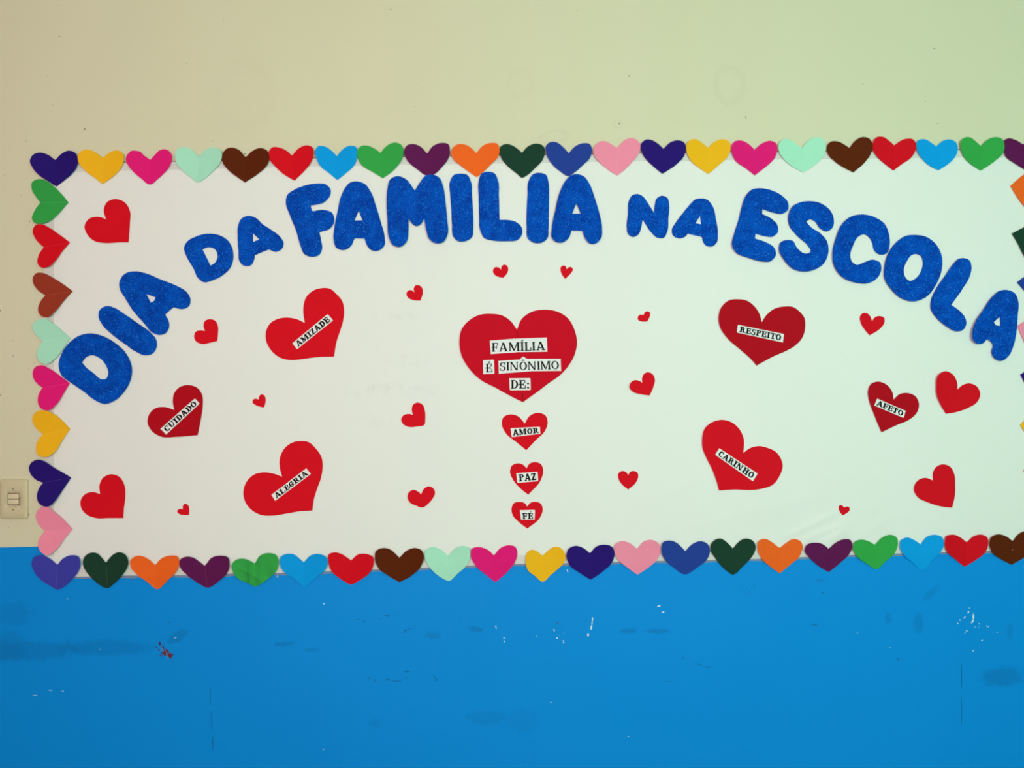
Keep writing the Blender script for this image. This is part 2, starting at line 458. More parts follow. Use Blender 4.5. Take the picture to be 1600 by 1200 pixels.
sp_ = [(92.3, 56.8, 1.2, .9, 0), (132, 201.5, 1.2, 1.6, 0), (134, 203, .6, .6, 0), (610.5, 15.3, 1, .9, 0), (983, 118.7, 1.4, 1.1, 0), (349, 30.5, .6, .5, 0),
       (74, 119, .6, .6, 0), (82.5, 164.5, .6, .6, 0), (291.5, 99, .6, .6, 0), (322, 165, .6, .5, 0), (1165.3, 182.5, .8, 1.5, 0), (1165.8, 185.5, .8, .6, 0),
       (1348.5, 131, 1.2, 1, 0), (1460, 75.5, 2.6, .6, -.2), (1465, 193, 1, .7, 0), (1446, 158, 1, .6, -.2), (900.5, 16.5, .6, .6, 0), (649, 167, .6, .6, 0),
       (634, 195.5, .6, .6, 0), (651.5, 132, .6, .5, 0), (0.3, 485.5, .8, 1.2, 0), (20.8, 556, .4, 2, 0), (39, 640, .8, .5, 0), (0, 617.5, .8, 1.2, 0),
       (40.5, 220.3, .8, .5, 0), (33, 305, .7, .7, 0), (46.5, 346, .6, 1, 0), (7, 273.8, .7, .5, 0), (45, 577, .5, .9, 0), (52, 567, 1, .4, 0),
       (50, 792.5, .6, .5, 0), (45.4, 804, .8, 2.2, 0), (13.5, 823.5, .6, .5, 0), (331.5, 220.3, .9, .5, 0), (382.8, 240.3, 1.1, 1.2, 0), (967.3, 193, 1, 1.3, 0), (20, 532, .6, .5, 0)]
flecks('dirt_specks', sp_, m_speck)
st = [(249.5, 1005.5, 2.6, 3.2, .3), (253.5, 1009.8, 3.2, 1.2, .5), (255.6, 1012.5, .9, 3.0, -.2), (252.3, 1012, 1, 2.6, -.3), (248.3, 1015.5, 1, 2.4, -.9), (243.5, 1011, 1, 1.8, -.6), (253, 1021, 1.0, 2.2, -.6), (269, 1022.6, 2.4, 1.2, .4), (252, 1024.5, 3, 1.1, .2)]
flecks('purple_stain', st, m_purple)
flecks('red_stain', [(257.3, 1020.5, 3.6, 6.0, -.5), (265.3, 1024.2, 3.8, 5.2, -.55), (261.5, 1017.5, 2.0, 4.0, -.6), (205.5, 904.5, .6, 2, 0), (203.5, 902, .6, .9, 0), (870.5, 973.3, .9, 1.3, 0)], m_rust, h=0.0005)
flecks('grey_streak', [(254.5, 1016, .5, 4.5, -.6), (260, 1022, .5, 4.5, -.15), (262, 1027.5, .5, 3, -.2), (252.6, 1010.3, 1, 1.2, 0)], m_grey_streak, h=0.0006)
flecks('plaster_nick', [(433.5, 900.5, 1.4, 2.2, .1)], paper('nick', (190, 180, 165)), h=0.0008)

# ------------------------------------------------------------ the white panel with its tape
PD = 0.003        # front of the panel stands 3 mm off the wall
TOPE = [(70, 256), (190, 253.5), (270, 252.3), (460, 247.5), (620, 245), (760, 243), (1000, 239.5), (1200, 237), (1400, 235), (1600, 233), (1642, 232.6)]
BOTE = [(70, 903), (120, 901), (190, 899.3), (300, 898.8), (380, 895.5), (460, 895), (580, 890), (660, 887), (740, 883.5), (810, 881), (890, 880), (960, 878),
        (1020, 876.5), (1110, 875), (1190, 873), (1250, 870.5), (1330, 867), (1400, 864.8), (1480, 862.5), (1560, 860.5), (1642, 858.5)]
def lerp_tab(tab, x):
    for (a, b_) in zip(tab, tab[1:]):
        if x <= b_[0]: return a[1] + (b_[1] - a[1]) * max(0.0, (x - a[0]) / (b_[0] - a[0]))
    return tab[-1][1]
def seg_dist(x, y, x0, y0, x1, y1):
    L2 = (x1 - x0) ** 2 + (y1 - y0) ** 2
    t = max(0, min(1, ((x - x0) * (x1 - x0) + (y - y0) * (y1 - y0)) / L2))
    return hypot(x - x0 - t * (x1 - x0), y - y0 - t * (y1 - y0)), t
RIDGES = [((1212, 846), (1315, 797), 4.5, 1.3), ((1245, 848), (1335, 812), 4.0, 0.9), ((1288, 852), (1325, 822), 7, 1.6), ((1180, 800), (1290, 770), 9, 0.5),
          ((1000, 790), (1120, 735), 6, 0.5), ((1060, 830), (1190, 790), 7, 0.45), ((980, 840), (1060, 812), 8, 0.35), ((1350, 800), (1400, 780), 9, 0.4), ((1335, 845), (1420, 790), 7, 0.5)]
def panel_relief(x, y):
    d = 0.0
    for (a, b_, w, h) in RIDGES:
        if a[0] - 30 < x < b_[0] + 30 and min(a[1], b_[1]) - 30 < y < max(a[1], b_[1]) + 30:
            r, t = seg_dist(x, y, a[0], a[1], b_[0], b_[1])
            d += h * 0.0024 * exp(-(r / w) ** 2) * sin(pi * min(1, max(0.02, t)) * 0.9 + 0.15)
    d += 0.0005 * (sin(x * 0.013 + y * 0.004) + sin(y * 0.021 - x * 0.006))*0.5 + 0.0003
    return d
cols = []
x = 70.0
while x < 1642:
    cols.append(x); x += 4.0 if 960 < x < 1440 else 10.0
cols.append(1642.0)
fr = [i / 40 * 0.7 for i in range(40)] + [0.7 + i / 60 * 0.3 for i in range(61)]
V = []; F = []; nr = len(fr)
for x in cols:
    a, b_ = lerp_tab(TOPE, x), lerp_tab(BOTE, x)
    for t in fr:
        y = a + (b_ - a) * t
        e = min(1, (t * 40), (1 - t) * 40)
        V.append(W(x, y, PD + panel_relief(x, y) * e))
nb = len(V)
for x in cols:
    V.append(W(x, lerp_tab(TOPE, x), 0.001)); V.append(W(x, lerp_tab(BOTE, x), 0.001))
for i in range(len(cols) - 1):
    for j in range(nr - 1):
        p = i * nr + j; F.append((p, p + 1, p + nr + 1, p + nr))
    F.append((i * nr, (i + 1) * nr, nb + 2 * i + 2, nb + 2 * i))
    F.append(((i + 1) * nr + nr - 1, i * nr + nr - 1, nb + 2 * i + 1, nb + 2 * i + 3))
for i in (0, len(cols) - 1):
    col_ = [i * nr + j for j in range(nr)] + [nb + 2 * i + 1, nb + 2 * i]
    F.append(tuple(reversed(col_)) if i == 0 else tuple(col_))
panel = link_mesh('display_panel', V, F, m_panel, None, True, radians(30))
tag(panel, 'long white paper-covered display panel on the wall, framed by coloured hearts', 'display board')

def strip(name, a, b_, d, parent, mat=m_tape):
    """ribbon between two pixel polylines a and b_"""
    V = []; F = []
    for p, q in zip(a, b_):
        V += [W(p[0], p[1], d(p[0], p[1]) if callable(d) else d), W(q[0], q[1], d(q[0], q[1]) if callable(d) else d)]
    for i in range(len(a) - 1):
        F.append((2 * i, 2 * i + 1, 2 * i + 3, 2 * i + 2))
    return link_mesh(name, V, F, mat, parent)
xs = [72 + i * 8 for i in range(196)]
strip('tape_strip', [(x, lerp_tab(TOPE, x) + .6) for x in xs], [(x, lerp_tab(TOPE, x) + 13.3 - x * 0.0008) for x in xs], PD + 0.0013, panel)
m_edge = paper('panel_edge_shadow_brown', (150, 118, 98), 0.08)
strip('panel_edge_shadow', [(x, lerp_tab(TOPE, x) - .9) for x in xs], [(x, lerp_tab(TOPE, x) + .45) for x in xs], PD + 0.0004, panel, m_edge)  # brown strip paints in the shadow line along the panel's top edge
ys = [260 + i * 10 for i in range(62)]
strip('tape_strip', [(70.6, y) for y in ys], [(84.3, y) for y in ys], PD + 0.0014, panel)
rr = random.Random(3)
low_e = {x: lerp_tab(BOTE, x) + (2.2 + 2.6 * abs(sin(x * 0.021 + 1)) * rr.uniform(0.6, 1.0)) for x in xs}
strip('tape_strip', [(x, lerp_tab(BOTE, x) - 13.2) for x in xs], [(x, lerp_tab(BOTE, x) - 0.3) for x in xs], PD + 0.0015, panel)
strip('tape_strip', [(x, lerp_tab(BOTE, x) - 0.3) for x in xs], [(x, low_e[x]) for x in xs], lambda x, y: 0.0012 if y > lerp_tab(BOTE, x) + 1 else 0.0016, panel, m_tape2)

# ------------------------------------------------------------ glitter letters
LETTERS = [
 ('D', 'DIA', 0, 450, '560,284 640,300 720,345 790,415 822,500 815,570 780,640 720,700 650,724 600,705 520,645 440,590 385,545 366,485 385,410 430,345 490,300',
  ['510,465! 540,430 575,420 625,440 665,490 676,540 660,568 635,570 580,530 535,495']),
 ('I', 'DIA', 0, 450, '665,113 720,127 780,165 860,220 940,280 975,325 975,375 950,410 905,420 850,398 780,350 700,290 640,230 615,180 625,135', []),
 ('A', 'DIA', 0, 200, '835,896 900,905 1000,945 1110,990 1160,1020 1188,1070 1180,1110 1145,1130 1110,1127 1085,1118! 1030,1165! 1052,1205 1055,1245 1035,1280 1000,1292 955,1280 900,1220 830,1140 780,1060 750,1010 745,970 765,925 795,903',
  ['912,1037! 972,1058! 962,1080 942,1092!']),
 ('D', 'DA', 0, 200, '1305,660 1370,670 1420,700 1450,750 1457,810 1440,870 1390,920 1330,950 1270,962 1240,940 1210,880 1165,800 1150,750 1165,715 1220,680',
  ['1264,757! 1305,745 1345,760 1360,800 1345,840 1315,861! 1290,810']),
 ('A', 'DA', 300, 200, '350,548 395,560 440,600 500,640 550,680 572,720 560,755 525,773 480,758! 430,778 392,795! 385,830 365,858 320,858 298,835 290,770 285,680 288,610 305,570',
  ['379,656! 420,695! 380,714!']),
 ('F', 'FAMILIA', 300, 200, '780,347 835,352 865,385 860,425 830,460 740,485! 750,520! 830,512 875,530 888,580 865,625 795,650! 805,700 812,750 795,790 740,803 700,785 680,740 650,640 610,540 587,470 595,420 640,385 710,358', []),
 ('A', 'FAMILIA', 300, 200, '1030,333 1080,350 1115,395 1150,490 1180,590 1203,680 1200,735 1165,765 1120,762 1095,735 1078,690! 1015,688! 990,740 945,762 900,745 885,700 890,620 910,520 930,430 960,370 990,340',
  ['1041,517! 1066,577! 1016,577!']),
 ('M', 'FAMILIA', 300, 200, '1285,300 1330,315 1393,392! 1425,340 1465,295 1500,290 1545,310 1570,370 1583,460 1593,560 1595,670 1570,712 1520,718 1485,695 1465,640 1451,563! 1430,600 1402,612 1375,595 1352,560! 1352,640 1340,710 1300,742 1255,730 1230,680 1222,580 1217,470 1222,380 1240,320', []),
 ('I', 'FAMILIA', 700, 200, '80,285 120,293 143,335 150,420 156,520 158,620 150,680 110,706 60,705 35,680 25,600 20,500 14,420 14,330 35,295', []),
 ('L', 'FAMILIA', 700, 200, '250,273 290,283 313,330 318,430 322,574! 380,575 430,590 462,625 460,670 435,698 370,706 280,702 225,685 202,640 195,540 192,430 193,330 210,285', []),
 ('I', 'FAMILIA', 700, 200, '575,280 612,292 628,340 632,430 630,530 628,630 620,690 590,714 530,713 500,690 492,620 492,520 497,420 505,330 530,290', []),
 ('A', 'FAMILIA', 700, 200, '800,288 850,303 885,350 915,430 945,530 963,620 955,690 925,720 885,720 862,695 840,640! 772,640! 755,685 720,713 675,710 650,685 650,620 670,520 700,400 735,330 765,298',
  ['803,468! 830,535! 776,535!']),
 ('N', 'NA', 700, 200, '1180,412 1215,425 1250,470 1288,530! 1293,480 1305,440 1335,423 1370,435 1382,475 1378,560 1370,650 1350,685 1310,685 1270,650 1216,570! 1208,620 1190,665 1155,680 1125,660 1118,620 1125,540 1130,460 1150,422', []),
 ('A', 'NA', 1000, 200, '375,440 420,448 455,490 475,570 487,660 480,715 450,740 415,735 395,710 388,680! 300,660! 275,683 240,688 207,670 200,635 225,590 270,530 320,470 345,447',
  ['376,548! 383,602! 347,595!']),
 ('E', 'ESCOLA', 1000, 200, '750,376 820,388 890,425 925,465 925,510 890,535 840,530 765,505! 765,537! 820,565 860,610 862,650 830,678 780,675 723,660! 718,690! 790,715 840,750 850,790 820,830 760,832 680,810 600,775 577,735 590,660 615,580 635,500 665,420 705,382', []),
 ('S', 'ESCOLA', 1000, 200, '1060,457 1130,470 1185,510 1212,570 1205,620 1170,645 1130,630 1090,580 1065,570 1038,585! 1070,620 1130,660 1170,710 1177,780 1150,845 1090,885 1020,896 960,880 900,820 870,760 880,715 920,700 955,705 980,745 1020,780 1060,780 1068,765 1050,735 980,670 935,610 930,540 955,490 1010,462', []),
 ('C', 'ESCOLA', 1000, 200, '1390,540 1470,558 1530,600 1558,670 1560,740 1545,780 1500,790 1468,768 1450,710 1430,680 1402,664 1370,675 1330,740 1315,790 1325,835 1355,855 1400,840 1460,823 1500,840 1508,885 1485,935 1430,968 1350,965 1260,925 1215,860 1205,780 1225,690 1265,600 1320,553', []),
 ('O', 'ESCOLA', 1200, 200, '920,668 1000,685 1060,740 1088,810 1085,890 1050,980 990,1055 910,1083 830,1060 770,1005 730,940 730,860 760,770 820,700 860,675',
  ['920,787 955,798 970,840 960,890 930,935 885,955 855,925 850,880 870,830 895,797']),
 ('L', 'ESCOLA', 1200, 200, '1220,813 1260,828 1272,865 1260,930 1220,1000 1146,1105! 1200,1145 1235,1190 1240,1225 1215,1265 1180,1270 1120,1240 1050,1180 1020,1130 1022,1075 1050,1010 1110,920 1160,850 1190,820', []),
 ('A', 'ESCOLA', 1200, 450, '1500,13 1545,35 1566,90 1562,170 1555,260 1535,360 1500,430 1460,455 1420,440 1400,400 1408,355 1395,335 1370,318! 1345,345 1310,348 1282,320 1280,270 1300,210 1345,140 1400,60 1450,18',
  ['1452,176! 1455,236! 1425,232 1412,213!']),
]
NTH = {('A', 'FAMILIA'): ['first letter A of the word FAMILIA, beside the F', 'last letter A of the word FAMILIA, under a navy heart'],
       ('I', 'FAMILIA'): ['first letter I of the word FAMILIA, between M and L', 'second letter I of the word FAMILIA, after the L']}
seen = {}
for i, (chh, word, ox, oy, outer, holes) in enumerate(LETTERS):
    lo = parse(outer, ox, oy)
    loops = [zigzag(smooth_closed(lo, 1.15), 0.42)] + [smooth_closed(parse(h, ox, oy), 1.3) for h in holes]
    cx = sum(p[0] for p in lo) / len(lo); cy = sum(p[1] for p in lo) / len(lo)
    r1, r2 = random.uniform(0, 6), random.uniform(0, 6)
    base = PD + 0.0012
    lift = 0.0025
    if word == 'ESCOLA': lift = 0.0055
    if word == 'FAMILIA' and i in (7, 11): base = PD + 0.0062
    last = (word == 'ESCOLA' and chh == 'A')
    def dep(x, y, cx=cx, cy=cy, r1=r1, r2=r2, base=base, lift=lift, last=last):
        q = hypot(x - cx, y - cy) / 45
        d = base + lift * q * q * 0.8 + 0.0007 * (1 + sin(x * 0.11 + r1) * cos(y * 0.09 + r2))
        if last: d += 0.016 * max(0, min(1, (1570 - x) / 65)) ** 1.5
        return d
    o = sheet('foam_letter', loops, m_glit, dep, 0.0022, grid=8.0, angle=radians(35))
    k = seen.get((chh, word), 0); seen[(chh, word)] = k + 1
    if (chh, word) in NTH: lab = 'glittery blue foam, ' + NTH[(chh, word)][k]
    else: lab = 'glittery blue foam letter %s of the curved word %s' % (chh, word)
    if last: lab = 'glittery blue foam last letter A of ESCOLA, lifting off the panel'
    tag(o, lab, 'letter', 'blue glitter letters of the curved title')

# ------------------------------------------------------------ paper hearts
RGB = {'indigo': (36, 18, 106), 'yellow': (255, 180, 26), 'magenta': (214, 26, 112), 'mint': (158, 226, 188), 'brown': (84, 33, 4), 'red': (202, 12, 28),
       'sky blue': (4, 152, 216), 'green': (48, 160, 68), 'plum': (88, 22, 74), 'orange': (242, 100, 30), 'dark green': (24, 60, 42), 'navy blue': (32, 62, 140),
       'pink': (255, 140, 158), 'rust brown': (142, 54, 34), 'violet blue': (58, 62, 158)}
TOP = [
 ('indigo', 0, 200, 4, '345,201! 385,160 430,141 470,155 487,195 480,240 450,285 405,325 352,366! 310,338 250,300 205,250 187,205 205,168 245,153 295,165', 'at the top left corner'),
 ('yellow', 0, 200, 4, '643,188! 690,150 735,140 768,160 773,205 755,250 710,300 640,350! 590,310 525,260 492,215 487,170 510,142 550,135 600,155', 'above the plain heart near the top left corner'),
 ('magenta', 170, 220, 10, '650,298! 720,220 790,150 880,130 940,160 983,230 980,320 930,430 850,520 740,620 690,665 645,682 600,668 520,600 420,520 330,420 280,340 268,270 300,200 350,158 420,155 480,165 550,230', 'third from the left corner'),
 ('mint', 0, 200, 4, '1240,180! 1290,135 1340,120 1375,135 1387,170 1375,215 1330,270 1280,315 1235,338 1195,310 1140,265 1105,225 1095,185 1100,140 1140,120 1190,130', 'above the letter D of DA'),
 ('brown', 300, 200, 4, '335,183! 375,145 430,125 470,142 484,185 470,230 420,280 332,340! 280,305 220,255 190,210 190,165 215,130 250,122 290,135', 'above the letter A of DA'),
 ('red', 300, 200, 4, '625,172! 670,125 720,108 752,120 760,165 740,220 700,270 641,328! 590,300 520,240 485,195 480,150 500,122 545,122 585,138', 'above the letter F'),
 ('sky blue', 300, 200, 4, '906,176! 940,135 980,112 1025,118 1033,160 1015,230 965,280 908,326! 860,285 800,235 778,190 770,140 790,113 830,115 870,140', 'between the red and green ones'),
 ('green', 300, 200, 4, '1178,155! 1220,110 1265,91 1305,103 1320,130 1315,185 1285,235 1235,285 1192,313! 1130,275 1060,230 1035,185 1033,140 1060,112 1095,110 1140,128', 'above the first A and M of FAMILIA'),
 ('plum', 300, 200, 4, '1470,160! 1510,110 1560,93 1600,100 1612,140 1600,195 1570,235 1510,290 1470,297 1410,260 1345,200 1325,150 1345,108 1385,100 1430,118', 'tucked behind the letter M'),
 ('orange', 700, 200, 4, '178,157! 220,110 270,93 310,100 321,130 315,175 270,225 225,270 180,308! 140,280 80,235 40,200 22,165 30,125 60,102 110,105 145,125', 'above the first I and the L of FAMILIA'),
 ('dark green', 700, 200, 4, '463,155! 500,115 555,97 595,112 606,150 590,200 545,250 495,295 463,311 430,285 370,235 335,190 322,150 330,115 360,100 400,108 435,130', 'above the second I of FAMILIA'),
 ('navy blue', 700, 200, 4, '755,157! 795,115 845,95 885,100 900,130 890,180 840,235 795,275 755,300 700,270 640,210 615,160 612,115 635,90 680,90 715,115', 'tucked behind the last A of FAMILIA'),
 ('pink', 880, 210, 10, '838,213! 900,150 980,80 1060,57 1140,80 1200,150 1200,230 1160,330 1080,430 960,550 850,640! 760,590 620,480 530,390 480,310 475,230 520,150 600,105 680,115 760,160', 'right of the navy one'),
 ('indigo', 700, 200, 4, '1347,130! 1390,90 1440,77 1475,90 1487,125 1475,175 1430,225 1340,287! 1290,245 1235,190 1208,140 1210,95 1240,72 1280,78 1315,100', 'above the word NA'),
 ('yellow', 1000, 200, 4, '425,124! 470,85 520,70 557,85 566,125 550,175 500,225 428,288! 380,255 320,205 293,150 295,95 320,72 355,72 390,95', 'right of the indigo one above NA'),
 ('magenta', 1000, 200, 4, '716,135! 765,95 815,80 850,95 858,135 840,190 790,240 718,295! 660,250 600,205 575,155 573,110 595,83 640,80 685,105', 'above the letter E of ESCOLA'),
 ('mint', 1000, 200, 4, '1012,126! 1050,80 1105,57 1150,75 1163,115 1150,170 1100,225 1022,278! 960,245 900,195 868,140 870,95 905,68 950,80 985,105', 'above the letter S of ESCOLA'),
 ('brown', 1000, 200, 4, '1310,125! 1340,85 1390,57 1435,68 1455,105 1445,155 1405,215 1335,277! 1280,250 1215,205 1175,160 1168,115 1195,85 1240,85 1280,105', 'above the letter C of ESCOLA'),
 ('red', 1320, 200, 10, '775,270! 850,215 950,170 1070,180 1110,240 1110,330 1040,460 900,560 760,665! 650,580 510,450 445,350 440,230 500,145 600,140 680,190', 'above the letters C and O of ESCOLA'),
 ('sky blue', 1200, 200, 4, '1053,115! 1095,80 1140,72 1175,90 1187,130 1170,180 1120,230 1066,264! 1010,235 955,180 930,130 935,80 960,70 995,75 1025,95', 'above and right of the letter O'),
 ('green', 1200, 200, 4, '1330,113! 1370,75 1425,57 1465,70 1478,105 1470,155 1420,205 1330,267! 1280,235 1225,180 1205,125 1208,80 1235,58 1270,62 1300,85', 'near the top right corner'),
 ('plum', 1200, 200, 4, '1597,103! 1640,70 1690,62 1735,75 1750,115 1735,165 1690,215 1625,271! 1545,222 1490,180 1472,130 1475,80 1500,65 1540,72', 'cut by the photo edge at top right'),
]
LEFT = [
 ('green', 0, 200, 4, '252,465! 215,520 200,565 215,592 255,598 310,580 360,540 427,465! 390,420 330,360 280,325 235,320 200,340 200,385 225,430', 'topmost'),
 ('red', 0, 200, 4, '272,745! 240,800 235,845 255,870 300,868 345,830 390,770 438,715! 390,680 310,625 265,603 225,605 205,635 215,680 240,715', 'second from the top'),
 ('rust brown', 0, 200, 4, '282,1045! 250,1090 238,1135 255,1172 295,1182 340,1150 395,1085 454,1020! 400,980 320,930 265,905 225,908 205,935 215,985 245,1020', 'third from the top'),
 ('mint', 0, 450, 4, '265,330! 240,375 230,420 248,460 290,475 345,440 400,370 438,312! 395,275 330,220 280,192 230,200 202,235 215,280 240,310', 'left of the letter D of DIA'),
 ('magenta', 0, 450, 4, '265,622! 240,670 238,720 260,755 300,765 350,730 400,655 436,595! 390,560 310,505 260,483 220,495 204,530 215,575 240,605', 'touching the letter D of DIA'),
 ('yellow', 0, 450, 4, '270,912! 240,950 225,1000 240,1045 285,1057 335,1030 390,950 438,882! 400,840 330,785 280,765 225,775 202,815 215,860 245,895', 'third from the bottom'),
 ('indigo', 0, 700, 8, '535,435! 485,510 462,600 480,680 540,728 620,725 680,670 780,530 890,370! 780,305 650,230 560,170 480,145 400,175 362,240 375,310 440,390', 'beside the light switch'),
 ('pink', 0, 700, 4, '280,518! 245,570 238,610 255,650 295,670 345,640 400,570 452,507! 410,460 340,400 290,367 245,380 225,420 235,465 260,500', 'lowest, above the violet corner heart'),
]
BOT = [
 ('violet blue', 0, 700, 4, '358,730! 395,690 445,670 490,680 503,715 490,770 450,820 352,884 310,860 245,815 210,765 198,715 215,680 260,670 310,690', 'at the bottom left corner'),
 ('dark green', 100, 850, 10, '655,295! 720,210 790,150 860,130 940,155 990,220 1005,300 970,400 890,510 780,620 680,690 640,685 530,620 420,520 340,420 295,320 300,240 350,170 440,135 520,150 590,215', 'second from the left corner'),
 ('orange', 0, 700, 4, '970,732! 1010,690 1060,673 1110,680 1120,720 1100,775 1050,825 980,882 925,840 855,790 818,745 815,705 845,677 890,677 930,697', 'third from the left corner'),
 ('plum', 0, 700, 4, '1280,737! 1325,685 1380,673 1425,685 1435,725 1420,780 1370,830 1297,873 1240,845 1170,795 1125,740 1125,700 1160,680 1205,685 1245,710', 'left of the crumpled green one'),
 ('green', 300, 640, 4, '392,962! 430,910 485,897 525,910 541,950 530,1000 480,1055 397,1110! 340,1080 290,1060 255,1010 248,970 275,940 320,932 360,945', 'crumpled, below the ALEGRIA heart'),
 ('sky blue', 300, 640, 4, '698,955! 745,910 795,903 840,925 847,965 830,1005 780,1045 704,1113! 640,1060 570,1010 550,970 555,920 590,903 635,905 670,930', 'left of the red one, below ALEGRIA'),
 ('red', 300, 640, 4, '995,942! 1040,905 1090,903 1130,920 1135,965 1110,1020 1060,1060 995,1097! 930,1060 870,1005 853,950 855,905 890,893 935,903 970,925', 'between the sky blue and brown ones'),
 ('brown', 300, 640, 4, '1297,925! 1345,880 1395,865 1435,880 1449,925 1430,980 1370,1040 1297,1080! 1230,1040 1165,990 1143,930 1150,885 1195,865 1245,878 1275,905', 'left of the mint one'),
 ('mint', 640, 640, 4, '240,913! 290,865 340,853 375,870 380,910 355,975 300,1025 248,1070 190,1045 125,985 97,930 100,880 140,860 185,870 215,890', 'the only pale one'),
 ('magenta', 640, 640, 4, '527,912! 570,865 620,848 660,858 673,895 660,950 610,1015 538,1080! 480,1035 410,970 383,915 390,870 430,860 475,870 500,885', 'below and left of the FE heart'),
 ('yellow', 780, 840, 10, '678,285! 750,220 840,155 930,150 1000,200 1030,270 1010,400 940,470 800,590 680,690 560,600 450,510 415,400 415,300 450,220 520,190 580,210', 'below and right of the FE heart'),
 ('indigo', 640, 640, 4, '1128,898! 1170,855 1220,844 1265,858 1280,900 1265,955 1210,1010 1132,1065! 1070,1025 1000,970 980,915 995,870 1040,852 1085,865', 'between the yellow and pink ones'),
 ('pink', 960, 640, 4, '143,870! 185,825 235,815 275,835 288,880 265,940 215,985 145,1033! 85,990 25,940 2,890 10,840 50,823 95,835', 'between indigo and navy ones'),
 ('navy blue', 960, 640, 4, '443,885! 490,840 540,823 580,838 597,880 580,935 520,985 440,1030 370,985 310,930 293,875 305,830 345,818 385,830 415,855', 'between pink and dark green ones'),
 ('dark green', 1100, 830, 10, '453,270! 520,190 590,135 670,115 740,135 800,200 808,270 780,350 700,460 580,580 500,660 450,680 380,640 280,550 170,410 105,300 110,210 170,140 250,115 330,150 400,215', 'below the CARINHO heart'),
 ('orange', 1100, 830, 10, '1180,265! 1280,190 1380,130 1440,125 1510,160 1545,230 1530,310 1480,410 1350,520 1180,660! 1060,570 920,450 860,350 838,250 850,170 910,125 980,125 1060,170', 'right of the dark green one below CARINHO'),
 ('plum', 960, 640, 4, '1340,870! 1380,835 1430,812 1475,815 1488,850 1470,900 1410,960 1340,1017! 1280,980 1220,925 1192,890 1200,850 1250,832 1300,840', 'below the wrinkles in the panel'),
 ('green', 1200, 700, 4, '668,605! 715,560 770,543 805,560 812,600 790,660 730,715 680,757 620,725 555,675 530,625 540,590 585,573 630,583', 'left of the sky blue one at right'),
 ('sky blue', 1200, 700, 4, '953,603! 995,555 1045,543 1085,555 1100,600 1080,650 1025,700 985,750 955,758 910,720 850,670 825,620 830,580 870,560 915,575', 'between green and red ones at right'),
 ('red', 1200, 700, 4, '1242,590! 1290,550 1340,542 1372,560 1377,600 1360,650 1300,700 1228,743! 1170,695 1115,640 1105,590 1115,553 1160,542 1205,560', 'left of the brown one at the right end'),
 ('brown', 1200, 700, 4, '1530,582! 1565,540 1610,520 1655,530 1675,570 1660,620 1600,685 1523,730! 1465,700 1405,655 1385,600 1395,560 1435,540 1485,550', 'cut by the photo edge at bottom right'),
]
def crease_ribbon(a, b_, dep, mat, parent, w=0.32, t0=0.03, t1=0.97, name='fold_crease', up=0.00055):
    """worn line where the paper was folded"""
    L = hypot(b_[0] - a[0], b_[1] - a[1]); nx, ny = -(b_[1] - a[1]) / L, (b_[0] - a[0]) / L
    P, Q = [], []
    for i in range(13):
        t = t0 + (t1 - t0) * i / 12
        x, y = a[0] + (b_[0] - a[0]) * t, a[1] + (b_[1] - a[1]) * t
        ww = w * (1 - 0.6 * abs(2 * i / 12 - 1) ** 3)
        P.append((x - nx * ww, y - ny * ww)); Q.append((x + nx * ww, y + ny * ww))
    return strip(name, P, Q, lambda x, y: dep(x, y) + up, parent, mat)

def border_heart(colour, loop, label, group, k, side, idx):
    pts = smooth_closed(loop, 1.15)
    lp = zigzag(pts, 0.42)
    notch = (loop[0][0], loop[0][1])
    # the tip points down in the rows and inwards in the columns
    tip = max(loop[3:-3], key={'T': lambda p: p[1], 'B': lambda p: p[1], 'L': lambda p: p[0], 'R': lambda p: -p[0]}[side])
    tip = (tip[0], tip[1])
    L = hypot(tip[0] - notch[0], tip[1] - notch[1]); ax = ((tip[0] - notch[0]) / L, (tip[1] - notch[1]) / L)
    rnd = random.Random(idx * 17 + ord(side))
    base = 0.0008 if side == 'L' else 0.0010
    base = PD + base + 0.0006 * (idx % 2)
    curlL, curlR = rnd.uniform(0.0015, 0.0055), rnd.uniform(0.0015, 0.0055)
    ph = rnd.uniform(0, 6); amp = 0.0004
    crumple = 0.0
    if side == 'B' and idx == 4: amp = 0.0022; crumple = 1.0
    if side == 'B' and idx == 16: amp = 0.0010
    def dep(x, y):
        rx, ry = x - notch[0], y - notch[1]
        v = rx * ax[0] + ry * ax[1]
        u = rx * ax[1] - ry * ax[0]
        d = base + k * abs(u) * S + (curlL if u < 0 else curlR) * (u / 36) ** 2 + 0.0032 * ((v - 16) / 34) ** 2
        d += amp * (1 + sin(x * 0.17 + ph) * cos(y * 0.13 + ph * 2))
        if side == 'B':
            e = y - lerp_tab(BOTE, x)
            if e > 0: d -= 0.10 * e * S
        if side == 'L':
            e = 70 - x
            if e > 0: d -= 0.05 * e * S
        if crumple: d += 0.007 * exp(-((u + 8) / 4) ** 2) + 0.004 * exp(-((u - 9) / 4.5) ** 2) + 0.003 * exp(-((v - 20 - 0.5 * u) / 4) ** 2)
        return max(d, 0.0008)
    o = sheet('paper_heart', [lp], paper('paper_' + colour.replace(' ', '_'), RGB[colour], 0.03, dyed=True), dep, 0.0004, grid=6.0 if crumple else 8.0, crease=(notch, tip), angle=radians(4))
    tag(o, label, 'paper heart', group)
    if side == 'L' or (side == 'B' and idx in (0, 1, 3)) or (side == 'T' and idx in (1, 12)):
        crease_ribbon(notch, tip, dep, paper('worn_' + colour.replace(' ', '_'), tuple(int(v + (255 - v) * 0.13) for v in RGB[colour]), 0.03, dyed=True), o)
    return o
